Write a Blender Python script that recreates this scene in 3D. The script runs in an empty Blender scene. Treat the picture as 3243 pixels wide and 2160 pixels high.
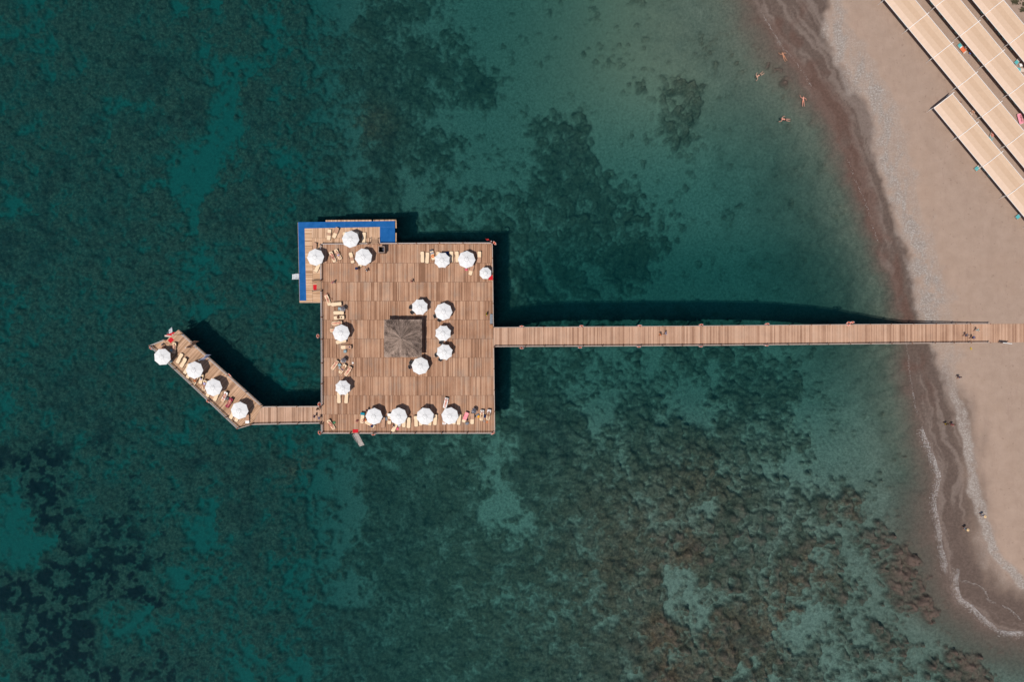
import bpy, math, random
import numpy as np
from mathutils import Vector, Matrix
random.seed(7); np.random.seed(7)
R = math.radians
scene = bpy.context.scene
COL = scene.collection
# ------------------------------------------------------------------ camera, sky, sun, exposure
DZ = 1.6                    # deck level above the water (m)
H = 140.0                   # camera height above the decks
CZ = DZ + H
PXM = 18.0                  # photo pixels per metre at deck level
cam = bpy.data.cameras.new('camera')
cam.sensor_width = 36.0
cam.lens = 36.0 * H / (3243 / PXM)
cam.clip_start = 1.0; cam.clip_end = 3000
camo = bpy.data.objects.new('camera', cam); COL.objects.link(camo)
camo.location = (0, 0, CZ)
scene.camera = camo
SX, SY = 0.20, 0.28         # shadow run per metre of height (east, north)
sun_elev = math.atan(1 / math.hypot(SX, SY))
sd = bpy.data.lights.new('sun', 'SUN'); sd.energy = 3.6; sd.angle = R(0.55); sd.color = (1.0, 0.955, 0.89)
so = bpy.data.objects.new('sun', sd); COL.objects.link(so)
so.rotation_euler = Vector((SX, SY, -1)).to_track_quat('-Z', 'Y').to_euler()
so.location = (-40, -60, 180)
world = bpy.data.worlds.new('World'); scene.world = world; world.use_nodes = True
wn = world.node_tree.nodes; wl = world.node_tree.links
sky = wn.new('ShaderNodeTexSky'); sky.sky_type = 'NISHITA'; sky.sun_disc = False
sky.sun_elevation = sun_elev
sky.sun_rotation = math.atan2(-SX, -SY)
wn['Background'].inputs['Strength'].default_value = 0.07
wl.new(sky.outputs[0], wn['Background'].inputs['Color'])
scene.view_settings.view_transform = 'Standard'; scene.view_settings.look = 'None'
scene.view_settings.exposure = 0.0; scene.view_settings.gamma = 1.0
# ------------------------------------------------------------------ helpers
def P(px, py, z=DZ):
    k = (CZ - z) / (H * PXM)
    return Vector(((px - 1621.5) * k, (1080 - py) * k, z))
REG = dict(A=(920, 680, 5.6), B=(1250, 740, 5.6), C=(960, 880, 5.6), D=(1200, 930, 5.6), E=(960, 1140, 5.6),
           F=(1250, 1140, 5.6), G=(460, 1020, 7.0), W=(640, 1170, 6.195), I=(1540, 980, 3.923), J=(2100, 980, 3.923),
           K=(2640, 980, 3.904), L=(2843, 0, 5.2275), M=(2943, 250, 6.97), N=(2943, 450, 6.273), O=(2340, 120, 5.227),
           Q=(2900, 1130, 2.6122), X=(1140, 1280, 14.71), Y=(1390, 1250, 12.39), T=(1020, 1110, 17.42),
           V=(480, 1030, 12.06), U=(580, 1160, 12.06), S=(1320, 770, 14.26))
def Z(r, zx, zy):
    o = REG[r]; return (o[0] + zx / o[2], o[1] + zy / o[2])
def PZ(r, zx, zy, z=DZ):
    return P(*Z(r, zx, zy), z)

MATS = {}
def mat(name, col, rough=0.7, var=0.12, scale=6.0, metal=0.0, col2=None, bump=0.0):
    if name in MATS: return MATS[name]
    m = bpy.data.materials.new(name); m.use_nodes = True
    nt = m.node_tree; b = nt.nodes['Principled BSDF']
    b.inputs['Roughness'].default_value = rough; b.inputs['Metallic'].default_value = metal
    b.inputs['Specular IOR Level'].default_value = 0.25
    tc = nt.nodes.new('ShaderNodeTexCoord'); nz = nt.nodes.new('ShaderNodeTexNoise')
    nz.inputs['Scale'].default_value = scale; nz.inputs['Detail'].default_value = 4
    nt.links.new(tc.outputs['Object'], nz.inputs['Vector'])
    rp = nt.nodes.new('ShaderNodeValToRGB')
    c2 = col2 or tuple(min(1, c * (1 + var)) for c in col)
    c1 = tuple(c * (1 - var) for c in col) if col2 is None else col
    rp.color_ramp.elements[0].position = 0.3; rp.color_ramp.elements[1].position = 0.7
    rp.color_ramp.elements[0].color = (*c1, 1); rp.color_ramp.elements[1].color = (*c2, 1)
    nt.links.new(nz.outputs['Fac'], rp.inputs['Fac']); nt.links.new(rp.outputs['Color'], b.inputs['Base Color'])
    if bump:
        bp = nt.nodes.new('ShaderNodeBump'); bp.inputs['Strength'].default_value = bump
        nt.links.new(nz.outputs['Fac'], bp.inputs['Height']); nt.links.new(bp.outputs['Normal'], b.inputs['Normal'])
    MATS[name] = m
    return m

class MB:
    """collects simple shapes into ONE mesh"""
    def __init__(s): s.v = []; s.f = []
    def add(s, vs, fs):
        o = len(s.v); s.v += [tuple(v) for v in vs]; s.f += [tuple(i + o for i in f) for f in fs]; return s
    def box(s, c, d, rot=0.0, M=None):
        x, y, z = d[0] / 2, d[1] / 2, d[2] / 2
        vs = [Vector((a * x, b * y, e * z)) for e in (-1, 1) for a, b in ((-1, -1), (1, -1), (1, 1), (-1, 1))]
        m = M if M is not None else Matrix.Rotation(rot, 3, 'Z')
        vs = [m @ v + Vector(c) for v in vs]
        return s.add(vs, [(3, 2, 1, 0), (4, 5, 6, 7), (0, 1, 5, 4), (1, 2, 6, 5), (2, 3, 7, 6), (3, 0, 4, 7)])
    def bar(s, a, b, w, h=None):
        a = Vector(a); b = Vector(b); d = b - a; L = d.length
        if L < 1e-6: return s
        q = d.to_track_quat('X', 'Z').to_matrix()
        return s.box((a + b) / 2, (L, w, h or w), M=q)
    def tube(s, pts, r, n=8, cap=True):
        pts = [Vector(p) for p in pts]; rs = r if isinstance(r, (list, tuple)) else [r] * len(pts)
        rings = []
        for i, p in enumerate(pts):
            t = (pts[min(i + 1, len(pts) - 1)] - pts[max(i - 1, 0)]).normalized()
            u = t.cross(Vector((0, 0, 1)))
            if u.length < 1e-3: u = Vector((1, 0, 0))
            u.normalize(); w = t.cross(u).normalized()
            rings.append([p + rs[i] * (math.cos(k * 2 * math.pi / n) * u + math.sin(k * 2 * math.pi / n) * w) for k in range(n)])
        vs = [v for r_ in rings for v in r_]; fs = []
        for i in range(len(pts) - 1):
            for k in range(n):
                fs.append((i * n + k, i * n + (k + 1) % n, (i + 1) * n + (k + 1) % n, (i + 1) * n + k))
        if cap: fs.append(tuple(range(n))[::-1]); fs.append(tuple((len(pts) - 1) * n + k for k in range(n)))
        return s.add(vs, fs)
    def prism(s, poly, z0, z1):
        n = len(poly); a = sum(poly[i][0] * poly[(i + 1) % n][1] - poly[(i + 1) % n][0] * poly[i][1] for i in range(n))
        if a < 0: poly = poly[::-1]
        vs = [(p[0], p[1], z0) for p in poly] + [(p[0], p[1], z1) for p in poly]
        fs = [tuple(range(n))[::-1], tuple(range(n, 2 * n))] + [(i, (i + 1) % n, n + (i + 1) % n, n + i) for i in range(n)]
        return s.add(vs, fs)
    def lathe(s, prof, c=(0, 0, 0), n=16):
        vs = []; fs = []
        for r, z in prof:
            for k in range(n):
                a = 2 * math.pi * k / n; vs.append((c[0] + r * math.cos(a), c[1] + r * math.sin(a), c[2] + z))
        for i in range(len(prof) - 1):
            for k in range(n): fs.append((i * n + k, i * n + (k + 1) % n, (i + 1) * n + (k + 1) % n, (i + 1) * n + k))
        return s.add(vs, fs)
    def mesh(s, name):
        me = bpy.data.meshes.new(name); me.from_pydata(s.v, [], s.f); me.update(); return me
    def build(s, name, m, parent=None, smooth=False):
        return link(s.mesh(name), name, m, parent, smooth)
def link(me, name, m, parent=None, smooth=False, own=False):
    o = bpy.data.objects.new(name, me); COL.objects.link(o)
    if own:
        if not me.materials: me.materials.append(None)
        o.material_slots[0].link = 'OBJECT'; o.material_slots[0].material = m
    elif m is not None:
        if me.materials: me.materials[0] = m
        else: me.materials.append(m)
    if smooth: me.polygons.foreach_set('use_smooth', [True] * len(me.polygons))
    if parent: o.parent = parent
    return o
def tag(o, label=None, cat=None, group=None, kind=None):
    if label: o['label'] = label
    if cat: o['category'] = cat
    if group: o['group'] = group
    if kind: o['kind'] = kind
    return o
def thing(name, label, cat, loc=(0, 0, 0), rz=0.0, group=None, tilt=None):
    o = bpy.data.objects.new(name, None); COL.objects.link(o); o.empty_display_size = 0.3
    o.location = loc; o.rotation_euler = (tilt[0], tilt[1], rz) if tilt else (0, 0, rz)
    return tag(o, label, cat, group)
def dup(root, loc, rz, label, group=None):
    r = root.copy(); COL.objects.link(r); r.location = loc; r.rotation_euler = (0, 0, rz); r['label'] = label
    if group: r['group'] = group
    for ch in list(root.children):
        c = ch.copy(); COL.objects.link(c); c.parent = r
        for g in ch.children:
            d = g.copy(); COL.objects.link(d); d.parent = c
    return r
# ------------------------------------------------------------------ numpy noise
def vnoise(x, y, seed=0):
    rs = np.random.RandomState(seed); T = rs.rand(256, 256).astype(np.float32)
    xi = np.floor(x).astype(np.int64); yi = np.floor(y).astype(np.int64)
    fx = (x - xi).astype(np.float32); fy = (y - yi).astype(np.float32)
    fx = fx * fx * fx * (fx * (fx * 6 - 15) + 10); fy = fy * fy * fy * (fy * (fy * 6 - 15) + 10)
    g = lambda a, b: T[(a) & 255, (b) & 255]
    return (g(xi, yi) * (1 - fx) + g(xi + 1, yi) * fx) * (1 - fy) + (g(xi, yi + 1) * (1 - fx) + g(xi + 1, yi + 1) * fx) * fy
def fbm(x, y, seed=0, octv=4, gain=0.55):
    a = 1.0; t = 0.0; s = 0.0
    for i in range(octv):
        ca, sa = math.cos(i * 1.1), math.sin(i * 1.1)
        t = t + a * vnoise((x * ca - y * sa) * 2 ** i + 17.3 * i, (x * sa + y * ca) * 2 ** i + 5.1 * i, seed + i); s += a; a *= gain
    return t / s
def cells(x, y, seed=0):
    """rounded boulders: returns bump height 0..1 and a random value per cell"""
    rs = np.random.RandomState(seed); JX = rs.rand(128, 128); JY = rs.rand(128, 128); RV = rs.rand(128, 128)
    xi = np.floor(x).astype(np.int64); yi = np.floor(y).astype(np.int64)
    best = np.full(x.shape, 9.0); rv = np.zeros(x.shape)
    for dx in (-1, 0, 1):
        for dy in (-1, 0, 1):
            cx = xi + dx; cy = yi + dy; a = cx & 127; b = cy & 127
            d = (cx + JX[a, b] - x) ** 2 + (cy + JY[a, b] - y) ** 2
            m = d < best; best = np.where(m, d, best); rv = np.where(m, RV[a, b], rv)
    return np.clip(1 - best * 1.6, 0, 1), rv
def sstep(a, b, x):
    t = np.clip((x - a) / (b - a), 0, 1); return t * t * (3 - 2 * t)
# ------------------------------------------------------------------ shore lines (photo pixels at the water level)
WATER_L = [(1700, -2600), (2200, -700), (2350, -170), (2390, -40), (2417, 41), (2445, 92), (2481, 151), (2513, 184), (2555, 243), (2573, 275), (2601, 321), (2637, 363),
           (2656, 413), (2679, 482), (2702, 551), (2725, 601), (2748, 657), (2766, 720), (2800, 800), (2840, 900), (2865, 1000), (2875, 1100),
           (2885, 1200), (2915, 1329), (2934, 1394), (2957, 1448), (2975, 1509), (2965, 1578), (2969, 1639), (2978, 1704), (3000, 1800),
           (3018, 1860), (3046, 1905), (3078, 1925), (3124, 1962), (3161, 1990), (3240, 2008), (3400, 2060), (3900, 2320), (5200, 3300)]
DRY_L = [(1850, -2600), (2380, -700), (2560, -170), (2605, 0), (2610, 138), (2628, 188), (2670, 239), (2697, 285), (2729, 331), (2752, 381), (2761, 450), (2775, 528),
         (2803, 620), (2840, 720), (2870, 800), (2893, 900), (2903, 985), (2945, 1100), (2996, 1230), (3026, 1295), (3034, 1344), (3053, 1413),
         (3049, 1475), (3061, 1551), (3072, 1600), (3074, 1715), (3101, 1807), (3147, 1853), (3188, 1876), (3240, 1894), (3420, 1950), (3950, 2200), (5260, 3200)]
PEB_L = [(1900, -2600), (2430, -700), (2600, -170), (2642, 0), (2665, 69), (2725, 151), (2771, 230), (2803, 285), (2835, 349), (2849, 436), (2867, 528), (2895, 620),
         (2922, 720), (2960, 800), (2985, 900), (3000, 985), (3010, 1100), (3022, 1230), (3045, 1295), (3058, 1344), (3075, 1413), (3083, 1475),
         (3090, 1551), (3105, 1600), (3130, 1680), (3170, 1770), (3240, 1844), (3430, 1900), (3980, 2140), (5300, 3100)]
def wline(l): return np.array([P(a, b, 0.3)[:2] for a, b in l])
def sdist(x, y, line):
    """signed distance: positive on the land side (east / right of the line walked southwards)"""
    best = np.full(x.shape, 1e9); sg = np.ones(x.shape)
    for (ax, ay), (bx, by) in zip(line[:-1], line[1:]):
        dx, dy = bx - ax, by - ay; L2 = dx * dx + dy * dy
        t = np.clip(((x - ax) * dx + (y - ay) * dy) / L2, 0, 1)
        d = (x - ax - t * dx) ** 2 + (y - ay - t * dy) ** 2
        cr = dx * (y - ay) - dy * (x - ax)
        m = d < best - 1e-9; best = np.where(m, d, best); sg = np.where(m, np.where(cr > 0, 1.0, -1.0), sg)
    return np.sqrt(best) * sg
WL, DL, PL = wline(WATER_L), wline(DRY_L), wline(PEB_L)
def topo(x, y, dW):
    ax = x * PXM + 1621.5; ay = 1080 - y * PXM
    d = -dW
    deep = 12.6 - 6.1 * sstep(1550, 780, ax) - 3.0 * sstep(1130, 1560, ax) * sstep(1150, 1400, ay) - 6.2 * sstep(1500, 2150, ax) * sstep(1250, 1700, ay) - 7.5 * sstep(1450, 2200, ax) * sstep(650, 120, ay) + 4.6 * sstep(1600, 1760, ax) * sstep(1110, 1020, ay) * sstep(640, 860, ay)  # depth shaped region by region to place the deck and pier shadows
    zs = -deep * (1 - np.exp(-(np.clip(d, 0, 900) / 10.0) ** 1.35))
    zl = 1.52 * sstep(-2.5, 15, dW) - 1.52 * float(sstep(-2.5, 15, np.array(0.0)))
    zl = np.minimum(zl * 1.09, 1.52)
    return np.where(d > 0, zs, zl)
def gz(x, y):
    x = np.array([x], float); y = np.array([y], float)
    return float(topo(x, y, sdist(x, y, WL))[0])
WEED_SHADE = """554466666344653552146664111111121111111111000000000000
543666666665654632365434311111111111111111111000000000
654666666634663535646565321111111111111111111000000000
655647677762355644566666741111111111111123111000000000
667666677772366543567664763111111123411124111000000000
556665445573276665466665641112111235521111111000000000
554677677781277533177642111244411124421111111000000000
665675666641274656266554311245611234421111111000000000
556766666421374467375366211136721111211111111000000000
677767765212577356265233222246643111111111111000000000
367566666214675467376223435456665411111111111000000000
477467666527765677666534344436666521111111111000000000
86776666655665476666655555555545552111111111 000000000
77766665553666366666666666555554665111111111 000000000
76656566654676366666666666555554652111111111 000000000
55666566654565456666666666655555341111111111 000000000
34656666653466667766666666665433333342211111 000000000
55545666675666557766666666665433222443322111 000000000
45666666666665556666666666665443222655453231 000000000
56766666655566535566666666665544343453566311 000000000
45687666655555445566666666566533464223666521 000000000
35677666654555555566666666446642465212465411 000000000
56467865545555555466666666567762464643566431 000000000
77875766666666544345556444367763566666665331 000000000
688755555676776662254566452766653565555532211111000000
487766654665766632366666631766665565554554323111000000
268766675643776634167666621665665555536655546221111000
127767766442774744266676642236655655556654455431110000
113767775531676552257765555456666566755654632451110000
347877776455774362556655666655666665556654632344111000
888888784355565243136666555655556662256546663346311000
888877788455656533346666545555556662235543343436511000
578873433455566646666665556555555663246663223322421100
589893423555554467666666666666666676467762223342111100
478886667665536356566666666666666762666655533443215310
478978867765446346666666666666576375765336633343256520""".replace(' ', '').split('\n')
assert len(WEED_SHADE) == 36  # cells just above the sun deck also keep some of its shadow
WG = np.array([[float(c) for c in (r + '0' * 54)[:54]] for r in WEED_SHADE])
def weed_at(px, py):
    u = px / 60 - 0.5; v = py / 60 - 0.5
    u = np.clip(u, -12, 64); v = np.clip(v, -12, 46)
    # mirror beyond the frame
    u = np.where(u < 0, -u, u); u = np.where(u > 53, 53 - 1e-3, u); v = np.where(v < 0, -v, v); v = np.where(v > 35, 70 - v, v)
    u = np.clip(u, 0, 52.999); v = np.clip(v, 0, 34.999)
    i = np.floor(u).astype(int); j = np.floor(v).astype(int); fu = u - i; fv = v - j
    fu = fu * fu * (3 - 2 * fu); fv = fv * fv * (3 - 2 * fv)
    a = WG[j, i] * (1 - fu) + WG[j, i + 1] * fu; b = WG[j + 1, i] * (1 - fu) + WG[j + 1, i + 1] * fu
    return (a * (1 - fv) + b * fv) / 9.0
BROWN = [(2420, 1960, 95, 1), (2080, 2010, 90, 1), (2130, 2120, 110, 1), (2300, 2070, 190, .75), (1950, 1800, 240, .5), (2570, 1780, 60, .9), (2600, 1830, 60, .7),
         (2675, 1605, 50, .8), (2160, 1740, 70, .9), (1195, 400, 60, .7), (2850, 2090, 60, .6), (3090, 2110, 80, .5), (2200, 1500, 130, .45),
         (2500, 1900, 110, .6), (1700, 1950, 260, .35), (2850, 1780, 70, .5), (2540, 1830, 70, .7), (3020, 2040, 40, .7), (950, 1480, 60, .3)]
def axis(lo, hi, step, far):
    a = list(np.arange(lo, hi + 1e-6, step)); s = step; l = [a[0]]; h = [a[-1]]
    while l[-1] > -far: s *= 1.25; l.append(l[-1] - s)
    s = step
    while h[-1] < far: s *= 1.25; h.append(h[-1] + s)
    return np.array(l[:0:-1] + a + h[1:])
def grid_mesh(name, X, Y, Zz):
    ny, nx = X.shape
    me = bpy.data.meshes.new(name); n = nx * ny
    me.vertices.add(n); co = np.stack([X, Y, Zz], -1).reshape(-1).astype(np.float32); me.vertices.foreach_set('co', co)
    idx = np.arange(n).reshape(ny, nx)
    q = np.stack([idx[:-1, :-1], idx[:-1, 1:], idx[1:, 1:], idx[1:, :-1]], -1).reshape(-1)
    nf = (nx - 1) * (ny - 1)
    me.loops.add(nf * 4); me.loops.foreach_set('vertex_index', q.astype(np.int32))
    me.polygons.add(nf); me.polygons.foreach_set('loop_start', np.arange(0, nf * 4, 4, dtype=np.int32))
    me.update(calc_edges=True); me.polygons.foreach_set('use_smooth', np.ones(nf, dtype=bool))
    return me
def build_ground():
    xs = axis(-100, 96, 0.2, 900); ys = axis(-68, 68, 0.2, 900)
    X, Y = np.meshgrid(xs, ys)
    wx = X + 0.9 * (fbm(X / 2.2, Y / 2.2, 40, 3) - .5) * 2; wy = Y + 0.9 * (fbm(X / 2.2, Y / 2.2, 50, 3) - .5) * 2
    dW = sdist(wx, wy, WL); dD = sdist(wx, wy, DL); dP = sdist(X + 1.4 * (fbm(X / 3, Y / 3, 60, 3) - .5), Y, PL)
    Zt = topo(X, Y, dW)
    k = H * PXM / (CZ - Zt)
    px = X * k + 1621.5; py = 1080 - Y * k
    amp = 60
    qx = px + amp * (fbm(X / 5.0, Y / 5.0, 1, 4) - .5) * 2 * .8; qy = py + amp * (fbm(X / 5.0, Y / 5.0, 9, 4) - .5) * 2 * .8
    g = weed_at(qx, qy)
    # small-scale coverage
    n1 = fbm(X / 2.6, Y / 2.6, 20, 4, .6); n2 = fbm(X / 0.9, Y / 0.9, 28, 3, .6)
    cov = sstep(-0.24, 0.20, (g - 0.45) + (n1 - .5) * .72 + (n2 - .5) * 0.75)
    under = sstep(1.0, 4.0, -dW)
    cov *= under
    b1, r1 = cells(X / 1.9 + .35 * n1, Y / 1.9 + .35 * n2, 3); b2, r2 = cells(X / .85 + .5 * n1, Y / .85, 4)
    right = sstep(1300, 2300, px)
    hgt = cov * (0.12 + (0.45 + .75 * right) * b1 * (.4 + .9 * r1) + (.36 + .2 * right) * b2 * (.4 + r2) + 0.3 * n2)
    ripple = 0.05 * np.sin((X * .8 + Y * .55) * 6.5 + 5 * n1) * (1 - cov) * under * sstep(.2, .05, g)
    ss = sstep(1120, 1300, py); dry = sstep(-.4 - 1.6 * ss, 1.2 + 4.2 * ss, dD + ss * 2.4 * (fbm(X / 1.5, Y / 7, 90, 3) - .5))
    Zt = Zt + hgt + ripple + np.where(dW > 0, .05 * (fbm(X / .9, Y / .7, 70, 3) - .5) * dry + 0.10 * (fbm(X / 4, Y / 4, 73, 3) - .5) * sstep(0, 4, dP), 0)
    # near-black patches where the weed is thickest
    blot = sstep(.62, .82, g) * sstep(.43, .52, fbm(X / 1.5, Y / 1.5, 33, 3, .6)) * cov
    blot2 = sstep(.52, .62, g) * sstep(.675, .72, fbm(X / 1.9, Y / 1.2, 36, 3, .55)) * cov
    blot = np.maximum(blot, blot2 * .85) * (.38 + .55 * sstep(800, 520, px) * sstep(1330, 1480, py))
    br = np.zeros_like(X)
    for bx, by, r, s in BROWN: br = np.maximum(br, s * np.exp(-((px - bx) ** 2 + (py - by) ** 2) / (2 * (r * .75) ** 2)))
    br = np.clip(br * (0.45 + 1.1 * fbm(X / 1.6, Y / 1.6, 44, 3)) , 0, 1)
    me = grid_mesh('ground', X, Y, Zt)
    def att(nm, a):
        at = me.attributes.new(nm, 'FLOAT', 'POINT'); at.data.foreach_set('value', a.reshape(-1).astype(np.float32))
    att('weed', cov * (.80 + .14 * sstep(.45, .6, n1))); att('weed_blot', blot); att('brown', br)
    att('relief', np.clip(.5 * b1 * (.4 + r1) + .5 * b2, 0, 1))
    wet = 1 - dry
    att('wet', wet)
    # reddish swash strip between the water line and the wet sand
    f = np.clip(dW / np.maximum(dW - dD, .2), -1, 2)
    red = sstep(-.30, .1, f) * sstep(.75, .35, f + .5 * (fbm(X / 3, Y / 3, 80, 3) - .5)) * sstep(1350, 1150, py)
    att('red', .7 * np.clip(red, 0, 1) * wet * sstep(.36, .56, fbm(X / 4, Y / 6, 81, 3)))
    peb = sstep(-.7, 1.6, dD + 2.5 * (n1 - .5)) * sstep(1.2, -2.2, dP + 4.5 * (n1 - .5)) * (.45 + .55 * sstep(.3, .5, fbm(X / 1.6, Y / 5, 95, 3)))
    peb2 = sstep(.72, .30, np.abs(dP + 0.5 + .8 * (n1 - .5)) / 1.6)
    south = sstep(1150, 1350, py)
    att('pebble', np.maximum(peb * (1 - south * .75), peb2 * (.4 + .6 * south)))
    att('near', sstep(-26, -7, dW + 9 * (n1 - .5)) * (1 - .45 * sstep(1100, 1350, py) * sstep(-5, -9, dW)))
    att('water_tint', sstep(1500, 900, px))  # teal of light absorbed by deep water, put into the seabed colour
    att('wash', sstep(.50, .68, fbm(dW / 1.1, Y / 11 + X / 23, 97, 4)) * sstep(-1.5, 1.0, dW))
    att('reef', sstep(1450, 2100, px) * sstep(1250, 1700, py))
    att('shoal', sstep(1350, 2000, px) * sstep(700, 150, py) * sstep(-6, -14, dW))
    o = link(me, 'ground', ground_mat())
    return tag(o, 'sandy beach running down into a seabed of sand and dark weed', 'ground', kind='structure')
def ground_mat():
    m = bpy.data.materials.new('sand_and_seabed'); m.use_nodes = True; nt = m.node_tree; N = nt.nodes; Lk = nt.links
    b = N['Principled BSDF']; b.inputs['Roughness'].default_value = .9; b.inputs['Specular IOR Level'].default_value = .12
    geo = N.new('ShaderNodeNewGeometry')
    def at(n): a = N.new('ShaderNodeAttribute'); a.attribute_name = n; return a.outputs['Fac']
    def noise(sc, det=4, rough=.6, vec=None):
        t = N.new('ShaderNodeTexNoise'); t.inputs['Scale'].default_value = sc; t.inputs['Detail'].default_value = det; t.inputs['Roughness'].default_value = rough
        Lk.new(vec or geo.outputs['Position'], t.inputs['Vector']); return t.outputs['Fac']
    def ramp(fac, stops):
        r = N.new('ShaderNodeValToRGB'); e = r.color_ramp.elements
        while len(e) < len(stops): e.new(.5)
        for i, (p, c) in enumerate(stops): e[i].position = p; e[i].color = (*c, 1)
        Lk.new(fac, r.inputs['Fac']); return r.outputs['Color']
    def mix(f, a, c):
        x = N.new('ShaderNodeMix'); x.data_type = 'RGBA'
        if isinstance(f, float): x.inputs[0].default_value = f
        else: Lk.new(f, x.inputs[0])
        for s, v in ((6, a), (7, c)):
            if isinstance(v, tuple): x.inputs[s].default_value = (*v, 1)
            else: Lk.new(v, x.inputs[s])
        return x.outputs[2]
    def math_(op, a, c=0.0):
        x = N.new('ShaderNodeMath'); x.operation = op; x.use_clamp = True
        for s, v in ((0, a), (1, c)):
            if isinstance(v, (int, float)): x.inputs[s].default_value = v
            else: Lk.new(v, x.inputs[s])
        return x.outputs[0]
    fine = noise(2.2, 6, .85); med = noise(.55, 4, .6); big = noise(.12, 3, .5); grain = noise(9.0, 3, .7)
    sea_sand = ramp(fine, [(.36, SEA1), (.64, SEA2)])
    sea_sand = mix(at('water_tint'), sea_sand, ramp(fine, [(.36, WATER_TINT1), (.64, WATER_TINT2)]))
    sea_sand = mix(at('shoal'), sea_sand, ramp(fine, [(.28, (.20, .165, .12)), (.72, (.33, .275, .20))]))
    sea_sand = mix(at('near'), sea_sand, ramp(fine, [(.28, NEAR1), (.72, NEAR2)]))
    weedc = ramp(fine, [(.36, WEED1), (.5, WEED2), (.64, WEED3)])
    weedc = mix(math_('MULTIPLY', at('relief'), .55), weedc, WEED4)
    weedc = mix(math_('MULTIPLY', at('water_tint'), .75), weedc, ramp(fine, [(.36, (.004, .018, .021)), (.5, (.014, .050, .045)), (.63, (.060, .120, .095))]))
    brownc = ramp(fine, [(.36, (.05, .026, .018)), (.52, (.19, .090, .052)), (.66, (.42, .22, .13))])
    weedc = mix(at('brown'), weedc, brownc)
    sea = mix(at('weed'), sea_sand, weedc)
    sea = mix(at('weed_blot'), sea, (.002, .004, .012))
    rf = N.new('ShaderNodeMix'); rf.data_type = 'RGBA'; rf.blend_type = 'MULTIPLY'; Lk.new(at('reef'), rf.inputs[0]); Lk.new(sea, rf.inputs[6]); rf.inputs[7].default_value = (.56, .66, .68, 1)
    sea = rf.outputs[2]
    dry = ramp(med, [(.3, DRY1), (.7, DRY2)])
    dry = mix(math_('MULTIPLY', grain, .4), dry, (.27, .185, .145))
    dry = mix(math_('MULTIPLY', ramp_f(N, Lk, big, .5, .8), .35), dry, (.36, .245, .18))
    mp = N.new('ShaderNodeMapping'); mp.inputs['Scale'].default_value = (1.6, .45, 1); mp.inputs['Rotation'].default_value = (0, 0, .5); Lk.new(geo.outputs['Position'], mp.inputs['Vector'])
    streak = noise(.9, 6, .75, mp.outputs[0])
    dry = mix(math_('MULTIPLY', ramp_f(N, Lk, streak, .52, .70), .5), dry, (.30, .205, .16))
    dry = mix(math_('MULTIPLY', ramp_f(N, Lk, noise(1.7, 2, .5), .68, .74), .55), dry, (.235, .16, .12))
    wetc = ramp(fine, [(.25, (.066, .047, .039)), (.75, (.165, .118, .097))])
    redc = ramp(fine, [(.25, (.072, .038, .029)), (.75, (.155, .088, .068))])
    speck = ramp(noise(3.6, 5, .85), [(.32, (.20, .155, .13)), (.5, (.295, .245, .213)), (.68, (.50, .455, .42))])
    wetc = mix(math_('MULTIPLY', at('wash'), .7), wetc, ramp(fine, [(.25, (.15, .112, .094)), (.75, (.27, .21, .18))]))
    c = mix(at('wet'), dry, wetc)
    c = mix(at('red'), c, redc)
    c = mix(math_('MULTIPLY', at('pebble'), ramp_f(N, Lk, noise(.5, 4, .6), .18, .52)), c, speck)
    # under water or not is decided by height
    sx = N.new('ShaderNodeSeparateXYZ'); Lk.new(geo.outputs['Position'], sx.inputs[0])
    mr = N.new('ShaderNodeMapRange'); mr.inputs['From Min'].default_value = -.1; mr.inputs['From Max'].default_value = -2.2
    Lk.new(sx.outputs['Z'], mr.inputs['Value'])
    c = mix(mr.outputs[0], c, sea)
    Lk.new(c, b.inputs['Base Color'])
    bp = N.new('ShaderNodeBump'); bp.inputs['Strength'].default_value = .7; bp.inputs['Distance'].default_value = .16
    Lk.new(fine, bp.inputs['Height']); Lk.new(bp.outputs['Normal'], b.inputs['Normal'])
    return m
def ramp_f(N, Lk, fac, a, b_):
    r = N.new('ShaderNodeMapRange'); r.interpolation_type = 'SMOOTHSTEP'
    r.inputs['From Min'].default_value = a; r.inputs['From Max'].default_value = b_
    Lk.new(fac, r.inputs['Value']); return r.outputs[0]
SEA1, SEA2 = (.165, .16, .13), (.44, .42, .345)
WATER_TINT1, WATER_TINT2 = (.008, .085, .079), (.015, .135, .122)
NEAR1, NEAR2 = (.07, .074, .058), (.205, .195, .152)
WEED1, WEED2, WEED3, WEED4 = (.014, .020, .016), (.060, .066, .050), (.18, .17, .12), (.135, .122, .085)
DRY1, DRY2 = (.36, .257, .196), (.418, .304, .237)
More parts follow.
